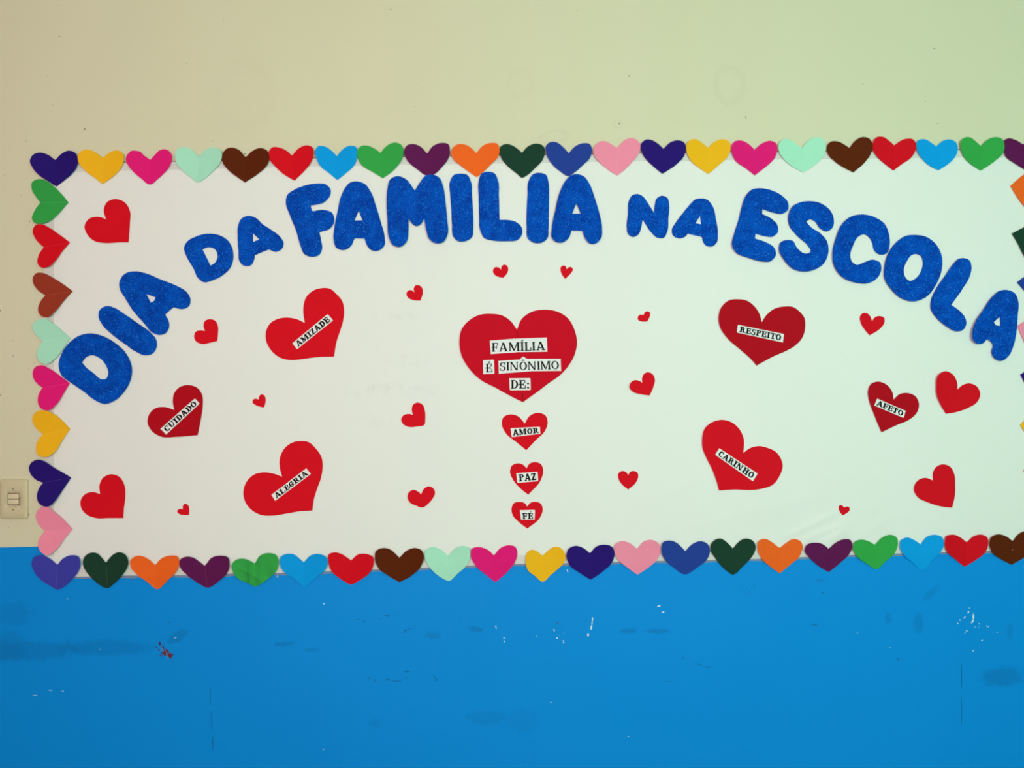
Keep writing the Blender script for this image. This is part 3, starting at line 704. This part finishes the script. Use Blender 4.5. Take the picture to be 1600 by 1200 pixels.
for i, (c, ox, oy, sc, t, where) in enumerate(TOP):
    border_heart(c, parse(t, ox, oy, sc), '%s paper heart in the top border, %s' % (c, where), 'coloured paper hearts along the top border', 0.05, 'T', i)
for i, (c, ox, oy, sc, t, where) in enumerate(LEFT):
    border_heart(c, parse(t, ox, oy, sc), '%s folded paper heart in the left border column, %s' % (c, where), 'coloured paper hearts down the left border', 0.13, 'L', i)
for i, (c, ox, oy, sc, t, where) in enumerate(BOT):
    border_heart(c, parse(t, ox, oy, sc), '%s paper heart in the bottom border, %s' % (c, where), 'coloured paper hearts along the bottom border', 0.06, 'B', i)
RT = [('orange', 1579, 290.5, 9, 0, 'topmost'), ('dark green', 1581, 365, 9, 1, 'second from the top'), ('navy blue', 1589, 441, 1, 2, 'third from the top'),
      ('pink', 1589.5, 509.5, 8, 3, 'touching the last letter A'), ('indigo', 1594.5, 585.5, 3, 4, 'below the last letter A'), ('yellow', 1594.5, 664, 3, 5, 'below the indigo one'),
      ('magenta', 1599.5, 735, 3, 6, 'barely showing, below the yellow one')]
for i, (c, tx, ty, rot, src, where) in enumerate(RT):
    s = LEFT[src]; lp = parse(s[4], s[1], s[2], s[3])
    far = max(lp, key=lambda p: p[0])
    a = radians(rot); out_ = []
    for p in lp:
        dx, dy = -(p[0] - far[0]) * 0.95, (p[1] - far[1]) * 0.97
        out_.append((tx + dx * cos(a) - dy * sin(a), ty + dx * sin(a) + dy * cos(a), p[2]))
    border_heart(c, out_, '%s paper heart at the right photo edge, %s of that column' % (c, where) if i < 3 else '%s paper heart at the right photo edge, %s' % (c, where),
                 'coloured paper hearts down the right border', 0.06, 'R', i)

def red_heart(name, loop, mat, label, group, lift=0.001, lean=(0, 0), crease_k=0.0, crease=None):
    lp = smooth_closed(loop, 1.6)
    notch = loop[0][:2]
    cx = sum(p[0] for p in loop) / len(loop); cy = sum(p[1] for p in loop) / len(loop)
    R = max(hypot(p[0] - cx, p[1] - cy) for p in loop)
    base = PD + 0.0012
    rnd = random.Random(int(cx * 7)); ph = rnd.uniform(0, 6)
    def dep(x, y):
        q = hypot(x - cx, y - cy) / R
        d = base + lift * q * q + 0.0003 * (1 + sin(x * 0.07 + ph) * cos(y * 0.08))
        d += max(0, (x - cx) / R * lean[0] + (y - cy) / R * lean[1])
        if crease:
            (x0, y0), (x1, y1) = crease; L = hypot(x1 - x0, y1 - y0)
            d += crease_k * abs((x - x0) * (y1 - y0) - (y - y0) * (x1 - x0)) / L * S
        return d
    o = sheet(name, [lp], mat, dep, 0.0004, grid=max(3.0, min(10.0, R / 3)), crease=crease)
    tag(o, label, 'heart', group)
    return o, dep
m_red = paper('red_card', (202, 12, 28), 0.03, 0.75, dyed=True)
m_red2 = paper('crimson_card', (166, 8, 24), 0.03, 0.75, dyed=True)
m_red3 = paper('big_heart_card', (188, 8, 32), 0.03, 0.75, dyed=True)
PLAIN = [
 (0, 200, '662,570! 648,510 670,462 720,444 780,465 812,520 812,590 803,714! 740,715 660,719 590,706 545,665 528,615 550,572 605,554 640,560', 'large plain red heart under the top left corner of the border', .0012, (0, 0)),
 (0, 450, '1281,269! 1272,235 1282,205 1310,195 1345,205 1362,240 1362,285 1358,331! 1310,343 1260,350 1222,330 1213,298 1225,272 1255,265', 'small plain red heart below the word DIA, left of AMIZADE', .001, (0, 0)),
 (300, 420, '418,818! 420,797 432,785 450,790 460,815 458,840 449,867! 425,862 395,850 378,835 382,818 400,812', 'tiny plain red heart between CUIDADO and ALEGRIA hearts', .0006, (0, 0)),
 (300, 420, '1391,147! 1386,125 1395,106 1415,102 1435,115 1443,145 1438,170 1427,199! 1385,196 1350,180 1340,158 1350,137 1370,133', 'small plain red heart below the letter M, right of AMIZADE', .0008, (0, 0)),
 (300, 420, '1381,912! 1374,880 1383,848 1410,836 1440,848 1455,885 1458,935 1452,975 1405,986 1355,988 1318,968 1308,940 1322,916 1355,907', 'small plain red heart left of the big central heart\'s lower tip', .001, (-.002, 0)),
 (300, 640, '1432,530! 1450,495 1480,480 1508,492 1519,520 1505,555 1475,590 1442,612 1400,600 1362,580 1348,550 1355,518 1385,502 1412,512', 'small upright plain red heart left of the PAZ and FE hearts', .001, (-.003, 0)),
 (0, 700, '625,288! 622,230 645,185 695,164 745,180 778,235 783,310 775,370 770,438! 680,438 600,438 540,415 508,375 505,325 530,290 580,275', 'large plain red heart at the lower left, below CUIDADO', .0012, (0, 0)),
 (0, 700, '1143,383! 1142,365 1155,348 1173,355 1183,380 1180,419! 1150,419 1120,412 1107,397 1115,384 1130,380', 'tiny plain red heart at lower left between large plain heart and ALEGRIA', .0005, (0, 0)),
 (700, 200, '332,885! 335,865 350,854 370,862 376,890 365,915 345,936! 315,930 290,915 281,893 290,873 312,870', 'tiny plain red heart below the L of FAMILIA, above the big heart', .0006, (0, 0)),
 (700, 200, '741,883! 755,870 772,870 781,885 770,905 733,943! 715,920 704,890 706,868 722,859 738,868', 'tiny plain red heart below the last A of FAMILIA', .0006, (0, 0)),
 (960, 440, '183,208! 192,190 207,185 224,195 222,215 205,250! 165,248 148,238 148,218 160,207', 'tiny plain red heart between the big heart and RESPEITO', .0005, (0, 0)),
 (960, 440, '174,632! 174,600 190,573 215,567 240,580 253,610 245,655 221,712! 170,705 120,690 96,665 98,640 120,618 150,618', 'small creased plain red heart between the big heart and CARINHO', .001, (-.002, 0)),
 (960, 640, '87,409! 100,388 125,384 145,395 149,420 135,455 87,500! 45,465 25,430 25,400 45,384 70,388', 'small upright plain red heart right of PAZ, left of CARINHO', .001, (0, 0)),
 (960, 640, '1436,613! 1450,606 1467,610 1471,628 1455,645 1427,661! 1410,640 1402,615 1408,597 1425,600', 'tiny plain red heart above the wrinkles at lower right', .0005, (0, 0)),
 (1200, 450, '650,207! 670,182 700,175 725,185 728,215 700,255 636,296! 605,260 580,215 577,175 595,156 620,158 640,178', 'small plain red heart below the letter C, right of RESPEITO', .001, (-.002, 0)),
 (1200, 450, '1185,635! 1215,608 1260,596 1305,615 1327,660 1310,710 1250,750 1180,775 1113,787! 1080,730 1057,670 1053,610 1065,545 1110,520 1160,545 1183,595', 'large plain red heart right of the AFETO heart', .001, (-.009, -.004)),
 (1200, 700, '1031,203! 1030,160 1050,120 1095,102 1140,118 1165,165 1170,230 1168,300 1151,374! 1080,365 1000,340 940,310 913,265 920,225 950,195 990,187', 'large plain red heart at the lower right, above sky blue border heart', .001, (-.002, 0)),
]
for (ox, oy, t, lab, lift, lean) in PLAIN:
    lp = parse(t, ox, oy)
    cr = None; ck = 0
    if 'creased' in lab: cr = ((960 + 174 / 4, 440 + 632 / 4), (960 + 221 / 4, 440 + 712 / 4)); ck = 0.06
    red_heart('red_heart', lp, m_red, lab, 'plain red hearts scattered on the panel', lift, lean, ck, cr)

# ------------------------------------------------------------ serif lettering built from strokes
def glyph(ch, T, t, s):
    """list of polygons in a box of height 1; returns polygons, width. T thick, t thin, s serif"""
    P = []
    def R(x0, y0, x1, y1): P.append([(x0, y0), (x1, y0), (x1, y1), (x0, y1)])
    def D(x0, y0, x1, y1, w): P.append([(x0 - w / 2, y0), (x0 + w / 2, y0), (x1 + w / 2, y1), (x1 - w / 2, y1)])
    def O(cx, cy, rx, ry, wx, wy, a0, a1):
        m = max(6, int(abs(a1 - a0) / 15))
        for i in range(m):
            q = [radians(a0 + (a1 - a0) * (i + e) / m) for e in (0, 1)]
            P.append([(cx + rx * cos(q[0]), cy + ry * sin(q[0])), (cx + rx * cos(q[1]), cy + ry * sin(q[1])),
                      (cx + (rx - wx) * cos(q[1]), cy + (ry - wy) * sin(q[1])), (cx + (rx - wx) * cos(q[0]), cy + (ry - wy) * sin(q[0]))])
    e = T * 0.42      # serif overhang
    def stem(x, w=None, y0=0, y1=1, ser='tb'):
        w = w or T
        R(x, y0, x + w, y1)
        ov = e if w == T else e * 0.9
        if 'b' in ser: R(x - ov, 0, x + w + ov, s)
        if 't' in ser: R(x - ov, 1 - s, x + w + ov, 1)
    b = ch
    acc = None
    if ch in 'ÉÍÔ': acc = ch; b = {'É': 'E', 'Í': 'I', 'Ô': 'O'}[ch]
    x0 = e
    if b == 'I': stem(x0); wd = T + 2 * e
    elif b == 'A':
        D(.47, 1, .16, 0, t * 1.3); D(.5, 1, .86, 0, T * 1.05); R(.24, .24, .72, .24 + s * 1.1)
        R(0, 0, .34, s); R(.62, 0, 1.04, s); wd = 1.04
        if T < .25: P.append([(.2, .36), (.5, .22), (.5, .22 + s), (.2, .36 + s)]); P.append([(.5, .22), (.82, .36), (.82, .36 + s), (.5, .22 + s)])
    elif b == 'M':
        stem(x0, t * 1.2); D(x0 + t, 1, .6, 0.05, T); D(.6, .05, 1.0, 1, t * 1.1); stem(.98, T); wd = .98 + T + e
        R(0, 1 - s, x0 + T, 1)
    elif b == 'N':
        stem(x0, t * 1.2, ser='b'); D(x0 + T * .3, 1, .86, 0, T * 1.05); stem(.86, t * 1.2, ser='t'); R(0, 1 - s, x0 + T, 1); wd = .86 + t + 2 * e
    elif b == 'Z':
        R(0, 1 - s, .78, 1); R(0, 0, .8, s); D(.62, 1, .18, 0, T * 1.1); R(0, .68, t, 1); R(.8 - t, 0, .8, .34); wd = .8
    elif b in 'DPR':
        stem(x0); R(x0 + T - .01, 1 - s, x0 + T + .14, 1)
        if b == 'D': R(x0 + T - .01, 0, x0 + T + .14, s); O(x0 + T + .08, .5, .46, .5, T * 1.05, s, -90, 90); wd = x0 + T + .54
        else:
            O(x0 + T + .08, .735, .36, .265, T, s, -90, 90); R(x0 + T - .01, .47, x0 + T + .1, .47 + s); wd = x0 + T + .46
            if b == 'R': D(x0 + T + .18, .5, x0 + T + .42, 0, T); R(x0 + T + .3, 0, x0 + T + .62, s); wd = x0 + T + .62
    elif b in 'EFL':
        stem(x0)
        X = x0 + T
        if b != 'L': R(X, 1 - s, X + .42, 1); R(X + .42 - t, .66, X + .42, 1); R(X, .46, X + .24, .46 + s); R(X + .2, .34, X + .2 + t, .68)
        if b != 'F': R(X, 0, X + .48, s); R(X + .48 - t, 0, X + .48, .36)
        if T < .25 and b != 'L': R(x0 - .12, .46, X, .46 + s)
        wd = X + (.42 if b == 'F' else .48)
    elif b in 'CG':
        O(.46, .5, .46, .5, T, s, 42, 318); R(.8 - t, .64, .8, 1)
        wd = .86
        if b == 'G': R(.8 - T, .05, .8, .46); R(.8 - T - e, .4, .8 + e, .4 + s); wd = .8 + e
    elif b == 'O': O(.48, .5, .48, .5, T, s, 0, 360); wd = .96
    elif b == 'U':
        R(x0, .34, x0 + T, 1); R(0, 1 - s, x0 + T + e, 1); R(.8, .34, .8 + t, 1); R(.8 - e, 1 - s, .8 + t + e, 1)
        O((x0 + .8 + t) / 2, .36, (.8 + t - x0) / 2, .36, T * .9, s, 180, 360); wd = .8 + t + e
    elif b == 'T': stem(.43 - T / 2, T, ser='b'); R(0, 1 - s, .86, 1); R(0, .66, t, 1); R(.86 - t, .66, .86, 1); wd = .86
    elif b == 'H': stem(x0); stem(x0 + T + .3); R(x0 + T, .46, x0 + T + .3, .46 + s); wd = x0 * 2 + 2 * T + .3
    elif b == 'S':
        O(.37, .735, .34, .265, T * .85, s, 35, 270); O(.37, .26, .36, .26 + s * .4, T * .85, s, -145, 90); R(.7 - t, .66, .7, 1); R(.0, 0, t, .36); wd = .75
    elif b == ':': R(.05, 0, .25, .17); R(.05, .5, .25, .67); wd = .3
    else: wd = .4
    if acc in ('É', 'Í'):
        m = wd / 2; P.append([(m - .1, 1.08), (m + .02, 1.08), (m + .2, 1.27), (m + .02, 1.27)])
    if acc == 'Ô':
        m = wd / 2; P.append([(m - .2, 1.08), (m - .09, 1.08), (m + .04, 1.27), (m - .04, 1.27)]); P.append([(m + .2, 1.08), (m + .09, 1.08), (m - .04, 1.27), (m + .04, 1.27)])
    return P, wd

def lettering(text, quad, T, t, s, depth, mat, parent, shift=(0, 0), gap=0.09, name='lettering'):
    items = []; x = 0
    for ch in text:
        P, wd = glyph(ch, T, t, s)
        items.append((x, P)); x += wd + gap
    tot = x - gap
    TL, TR, BR, BL = quad
    V = []; F = []; k = 0
    for gx, P in items:
        for poly in P:
            b0 = len(V); k += 1
            area_ = sum(poly[i - 1][0] * poly[i][1] - poly[i][0] * poly[i - 1][1] for i in range(len(poly)))
            if area_ < 0: poly = poly[::-1]
            for (px, py) in poly:
                u = (px + gx) / tot; v = py
                bx = BL[0] + (BR[0] - BL[0]) * u; by = BL[1] + (BR[1] - BL[1]) * u
                tx = TL[0] + (TR[0] - TL[0]) * u; ty = TL[1] + (TR[1] - TL[1]) * u
                X = bx + (tx - bx) * v + shift[0]; Y = by + (ty - by) * v + shift[1]
                V.append(W(X, Y, depth(X, Y) + 0.00001 * (k % 7)))
            F.append(tuple(range(b0, b0 + len(poly))))
    return link_mesh(name, V, F, mat, parent)

def label_sheet(poly, dep, parent, text):
    # straight edges, cut with pinking shears
    loop = []
    n = len(poly)
    for i in range(n):
        a, b_ = poly[i], poly[(i + 1) % n]
        L = hypot(b_[0] - a[0], b_[1] - a[1]); m = max(2, int(L / 1.0))
        for j in range(m):
            loop.append((a[0] + (b_[0] - a[0]) * j / m, a[1] + (b_[1] - a[1]) * j / m, j == 0))
    o = sheet('paper_label', [zigzag(loop, 0.38)], m_label, dep, 0.0003, grid=12, parent=parent)
    o['label'] = 'small white paper label printed %s' % text
    return o
def inset(q, l, r, t, b_):
    TL, TR, BR, BL = q
    def at(u, v):
        a = (TL[0] + (TR[0] - TL[0]) * u, TL[1] + (TR[1] - TL[1]) * u); c = (BL[0] + (BR[0] - BL[0]) * u, BL[1] + (BR[1] - BL[1]) * u)
        return (a[0] + (c[0] - a[0]) * v, a[1] + (c[1] - a[1]) * v)
    return (at(l, t), at(1 - r, t), at(1 - r, 1 - b_), at(l, 1 - b_))
def q4(t, ox, oy, sc=4): return [p[:2] for p in parse(t, ox, oy, sc)]

WORDS = [
 ('AMIZADE', 300, 420, '705,338! 697,290 697,230 715,175 760,135 815,120 855,122 905,160 940,205 950,250 945,320 925,390 905,450 887,549! 820,550 750,556 680,566 610,570 550,555 495,510 465,455 463,390 490,340 540,312 600,305 655,315',
  '628,465 848,283 882,322 656,503', m_red, 'large red heart labelled AMIZADE, under the letters F and A', (0, 0)),
 ('CUIDADO', 0, 450, '1089,762! 1080,710 1090,655 1125,618 1180,607 1230,622 1262,665 1267,730 1255,820 1235,920! 1170,926 1100,931 1010,930 950,895 922,840 935,785 975,750 1030,744',
  '1003,880 1218,690 1248,722 1038,916', m_red2, 'dark red heart labelled CUIDADO, below the word DIA', (0, 0)),
 ('ALEGRIA', 300, 640, '563,419! 550,370 548,310 580,240 630,205 690,196 720,200 775,245 810,300 816,350 805,430 780,500 762,560 752,631! 680,635 590,650 500,663 430,658 370,625 330,570 321,510 345,445 390,405 450,392 510,400',
  '496,533 714,367 743,402 520,570', m_red, 'large red heart labelled ALEGRIA, lower left of centre', (0, 0)),
 ('AMOR', 660, 440, '640,887! 670,840 730,820 770,838 783,880 765,935 710,990 650,1054! 590,1005 520,945 497,895 505,850 545,830 595,840',
  '552,917 735,907 737,951 558,972', m_red, 'red heart labelled AMOR just below the big central heart', (0, 0)),
 ('PAZ', 640, 640, '731,367! 750,338 785,328 820,340 835,380 820,440 742,532! 690,490 645,435 628,385 640,350 675,336 710,345',
  '667,398 800,388 804,447 673,458', m_red, 'small red heart labelled PAZ, between AMOR and FÉ', (0, 0)),
 ('FÉ', 640, 640, '735,606! 755,583 790,576 820,588 832,625 815,675 736,744! 680,700 645,660 638,615 652,585 690,577 720,585',
  '690,629 784,627 781,687 696,690', m_red, 'small red heart labelled FÉ, lowest of the central column', (0, 0)),
 ('RESPEITO', 960, 440, '921,255! 950,210 1000,170 1070,155 1115,158 1155,185 1187,225 1193,285 1175,350 1130,400 1070,435 1000,465 889,525! 860,490 800,435 700,345 660,280 652,220 670,160 715,118 775,110 825,118 880,160 910,210',
  '772,270 1060,328 1053,380 765,318', m_red2, 'large dark red heart labelled RESPEITO, below the letter E', (-.003, 0)),
 ('CARINHO', 960, 640, '806,271! 850,240 905,228 960,240 1010,265 1040,305 1052,350 1035,410 990,470 930,493 860,503 750,500 655,506! 640,450 610,370 575,300 552,240 550,180 565,120 610,80 675,64 730,78 780,120 808,180',
  '656,242 895,400 866,448 630,282', m_red, 'large red heart labelled CARINHO, at lower right of centre', (-.004, 0)),
 ('AFETO', 1200, 450, '786,697! 820,665 870,656 920,675 944,725 930,780 880,825 810,855 710,902! 690,855 660,780 632,700 627,640 645,600 690,585 735,600 775,645',
  '682,691 860,768 848,812 665,734', m_red2, 'dark red heart labelled AFETO, below the letters C and O', (-.004, 0)),
]
for (word, ox, oy, t, q, mat, lab, lean) in WORDS:
    h, dep = red_heart('word_heart', parse(t, ox, oy), mat, lab, 'red hearts with printed words', 0.0015, lean)
    quad = q4(q, ox, oy)
    ld = lambda x, y, dep=dep: dep(x, y) + 0.0006
    L = label_sheet(quad, ld, h, word)
    td = lambda x, y, dep=dep: dep(x, y) + 0.0011
    long = len(word)
    lr = {'FÉ': 0.12, 'PAZ': 0.09, 'AMOR': .05}.get(word, 0.05)
    tv = 0.13 if word != 'FÉ' else 0.3
    lettering(word, inset(quad, lr, lr, tv, 0.13 if word != 'FÉ' else .06), 0.30, 0.14, 0.15, td, m_ink, L, gap=0.06 if long > 3 else 0.1)

# the big central heart with four labels
big_t = '591,300! 620,235 680,190 765,175 850,190 910,230 950,300 966,380 950,460 910,530 860,585 790,635 715,692 628,754! 560,720 460,665 360,610 290,540 245,460 232,370 245,300 290,245 350,210 430,201 500,212 550,245'
big, dep = red_heart('word_heart', parse(big_t, 660, 440), m_red3, 'biggest crimson heart reading FAMÍLIA É SINÔNIMO DE:, at centre', 'red hearts with printed words', 0.0012, (0, 0), 0.02,
                     ((660 + 591 / 4, 440 + 300 / 4), (660 + 628 / 4, 440 + 754 / 4)))
for (word, poly, tq) in [
    ('FAMÍLIA', '252,222 640,192 1145,175 1152,395 700,402 270,432', '285,258 1112,236 1120,368 285,394'),
    ('É', '148,530 318,520 326,740 152,745', '190,583 285,580 290,712 190,715'),
    ('SINÔNIMO', '388,540 720,517 775,470 832,508 1360,508 1368,695 900,700 395,740', '408,562 1325,536 1333,666 408,690'),
    ('DE:', '558,812 888,808 893,995 566,998', '582,838 868,838 870,966 582,970')]:
    ld = lambda x, y: dep(x, y) + 0.0007
    L = label_sheet(q4(poly, 740, 510, 10), ld, big, word)
    quad = q4(tq, 740, 510, 10)
    lettering(word, quad, 0.19, 0.08, 0.07, lambda x, y: dep(x, y) + 0.00115, m_inksh, L, (0.65, 0.45), gap=0.12, name='lettering_shadow')
    lettering(word, quad, 0.19, 0.08, 0.07, lambda x, y: dep(x, y) + 0.0014, m_ink, L, gap=0.12)

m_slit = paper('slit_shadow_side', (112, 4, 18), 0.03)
crease_ribbon((740 + 67.5, 510 + 6.5), (740 + 68.8, 510 + 16.5), dep, m_slit, big, 0.45, 0, 1, 'centre_seam')
crease_ribbon((740 + 76.0, 510 + 103.0), (740 + 77.2, 510 + 117.5), dep, m_slit, big, 0.45, 0, 1, 'centre_seam')

# ------------------------------------------------------------ light switch
sw = bpy.data.objects.new('light_switch', None); COL.objects.link(sw)
SX, SY = 23.5, 779.5
sx, _, sz = W(SX, SY)
sw.location = (sx, 0, sz)
tag(sw, 'grimy cream light switch on the wall at the left photo edge', 'light switch')
m_sw, nt, b = new_mat('aged_cream_plastic', 0.35, 0.5)
tc = N(nt, 'ShaderNodeTexCoord').outputs['Object']
dist = N(nt, 'ShaderNodeVectorMath', operation='LENGTH')
scl = N(nt, 'ShaderNodeVectorMath', operation='MULTIPLY'); scl.inputs[1].default_value = (1 / .026, 0, 1 / .024)
nt.links.new(tc, scl.inputs[0]); nt.links.new(scl.outputs[0], dist.inputs[0])
nf = noise(nt, tc, 130, 5, 0.7)
gr = math_n(nt, 'SUBTRACT', 1.25, dist.outputs['Value'], True)
gr = math_n(nt, 'MULTIPLY', gr, ramp(nt, nf, 0.35, 0.6))
nt.links.new(mixc(nt, gr, s2l((214, 203, 166)), s2l((134, 94, 58))), b.inputs['Base Color'])
m_screw = paper('old_screw', (120, 112, 88), 0.1, 0.4)
m_rock = paper('rocker_plastic', (226, 210, 176), 0.12, 0.35, 0.5)
m_dark = paper('switch_gap', (92, 76, 52), 0.1, 0.8)
def local_bm(name, build, mat, parent, bevel=0.0, seg=3):
    bm = bmesh.new(); build(bm)
    if bevel: bmesh.ops.bevel(bm, geom=list(bm.edges), offset=bevel, segments=seg, profile=0.6, affect='EDGES')
    me = bpy.data.meshes.new(name); bm.to_mesh(me); bm.free(); me.materials.append(mat)
    me.polygons.foreach_set('use_smooth', [True] * len(me.polygons)); me.set_sharp_from_angle(angle=radians(40))
    o = bpy.data.objects.new(name, me); COL.objects.link(o); o.parent = parent
    return o
def bmbox(x0, x1, y0, y1, z0, z1):
    def f(bm):
        vs = [bm.verts.new((x, y, z)) for x in (x0, x1) for y in (y0, y1) for z in (z0, z1)]
        for q in ((0, 1, 3, 2), (4, 6, 7, 5), (0, 4, 5, 1), (2, 3, 7, 6), (0, 2, 6, 4), (1, 5, 7, 3)): bm.faces.new([vs[i] for i in q])
    return f
# plate as a frame around the switch opening, with a raised, rounded rim
hw, hh = 0.043, 0.0615
ow, oh = 0.0185, 0.0185
ox0 = -0.0005
def plate(bm):
    def ring(w, h, y, cx=0.0, r=0.004, n=5):
        out = []
        for qx, qz, a0 in ((1, 1, 0), (-1, 1, 90), (-1, -1, 180), (1, -1, 270)):
            for i in range(n + 1):
                a = radians(a0 + 90 * i / n)
                out.append(bm.verts.new((cx + qx * (w - r) + r * cos(a), y, qz * (h - r) + r * sin(a))))
        return out
    rings = [ring(hw, hh, 0.0, r=.006), ring(hw, hh, -0.0045, r=.006), ring(hw - .001, hh - .001, -0.0066, r=.006), ring(hw - 0.005, hh - 0.004, -0.0085, r=.004),
             ring(ow + .0012, oh + .0012, -0.0085, ox0, .0015), ring(ow, oh, -0.0075, ox0, .001), ring(ow, oh, -0.001, ox0, .001)]
    for a, b_ in zip(rings, rings[1:]):
        m = len(a)
        for i in range(m):
            bm.faces.new((a[i], a[(i + 1) % m], b_[(i + 1) % m], b_[i]))
    bmesh.ops.recalc_face_normals(bm, faces=bm.faces)
local_bm('cover_plate', plate, m_sw, sw)
back_ = local_bm('switch_body', bmbox(ox0 - ow + .0003, ox0 + ow - .0003, -0.0035, -0.0005, -oh + .0003, oh - .0003), m_dark, sw)
for z0, z1, y in ((0.0008, oh - .002, -0.0085), (-oh + .002, -0.0008, -0.0098)):
    local_bm('rocker', bmbox(ox0 - ow + .0028, ox0 + ow - .0016, y, -0.0036, z0, z1), m_rock, sw, 0.0008, 2)
for z in (0.0325, -0.0325):
    def scr(bm, z=z):
        bmesh.ops.create_cone(bm, cap_ends=True, segments=16, radius1=0.0024, radius2=0.0017, depth=0.0016)
        for v in bm.verts: v.co = Vector((v.co.x - .0012, -0.0088 - v.co.z * 1.0, v.co.y + z))
        bmesh.ops.recalc_face_normals(bm, faces=bm.faces)
    local_bm('screw', scr, m_screw, sw)
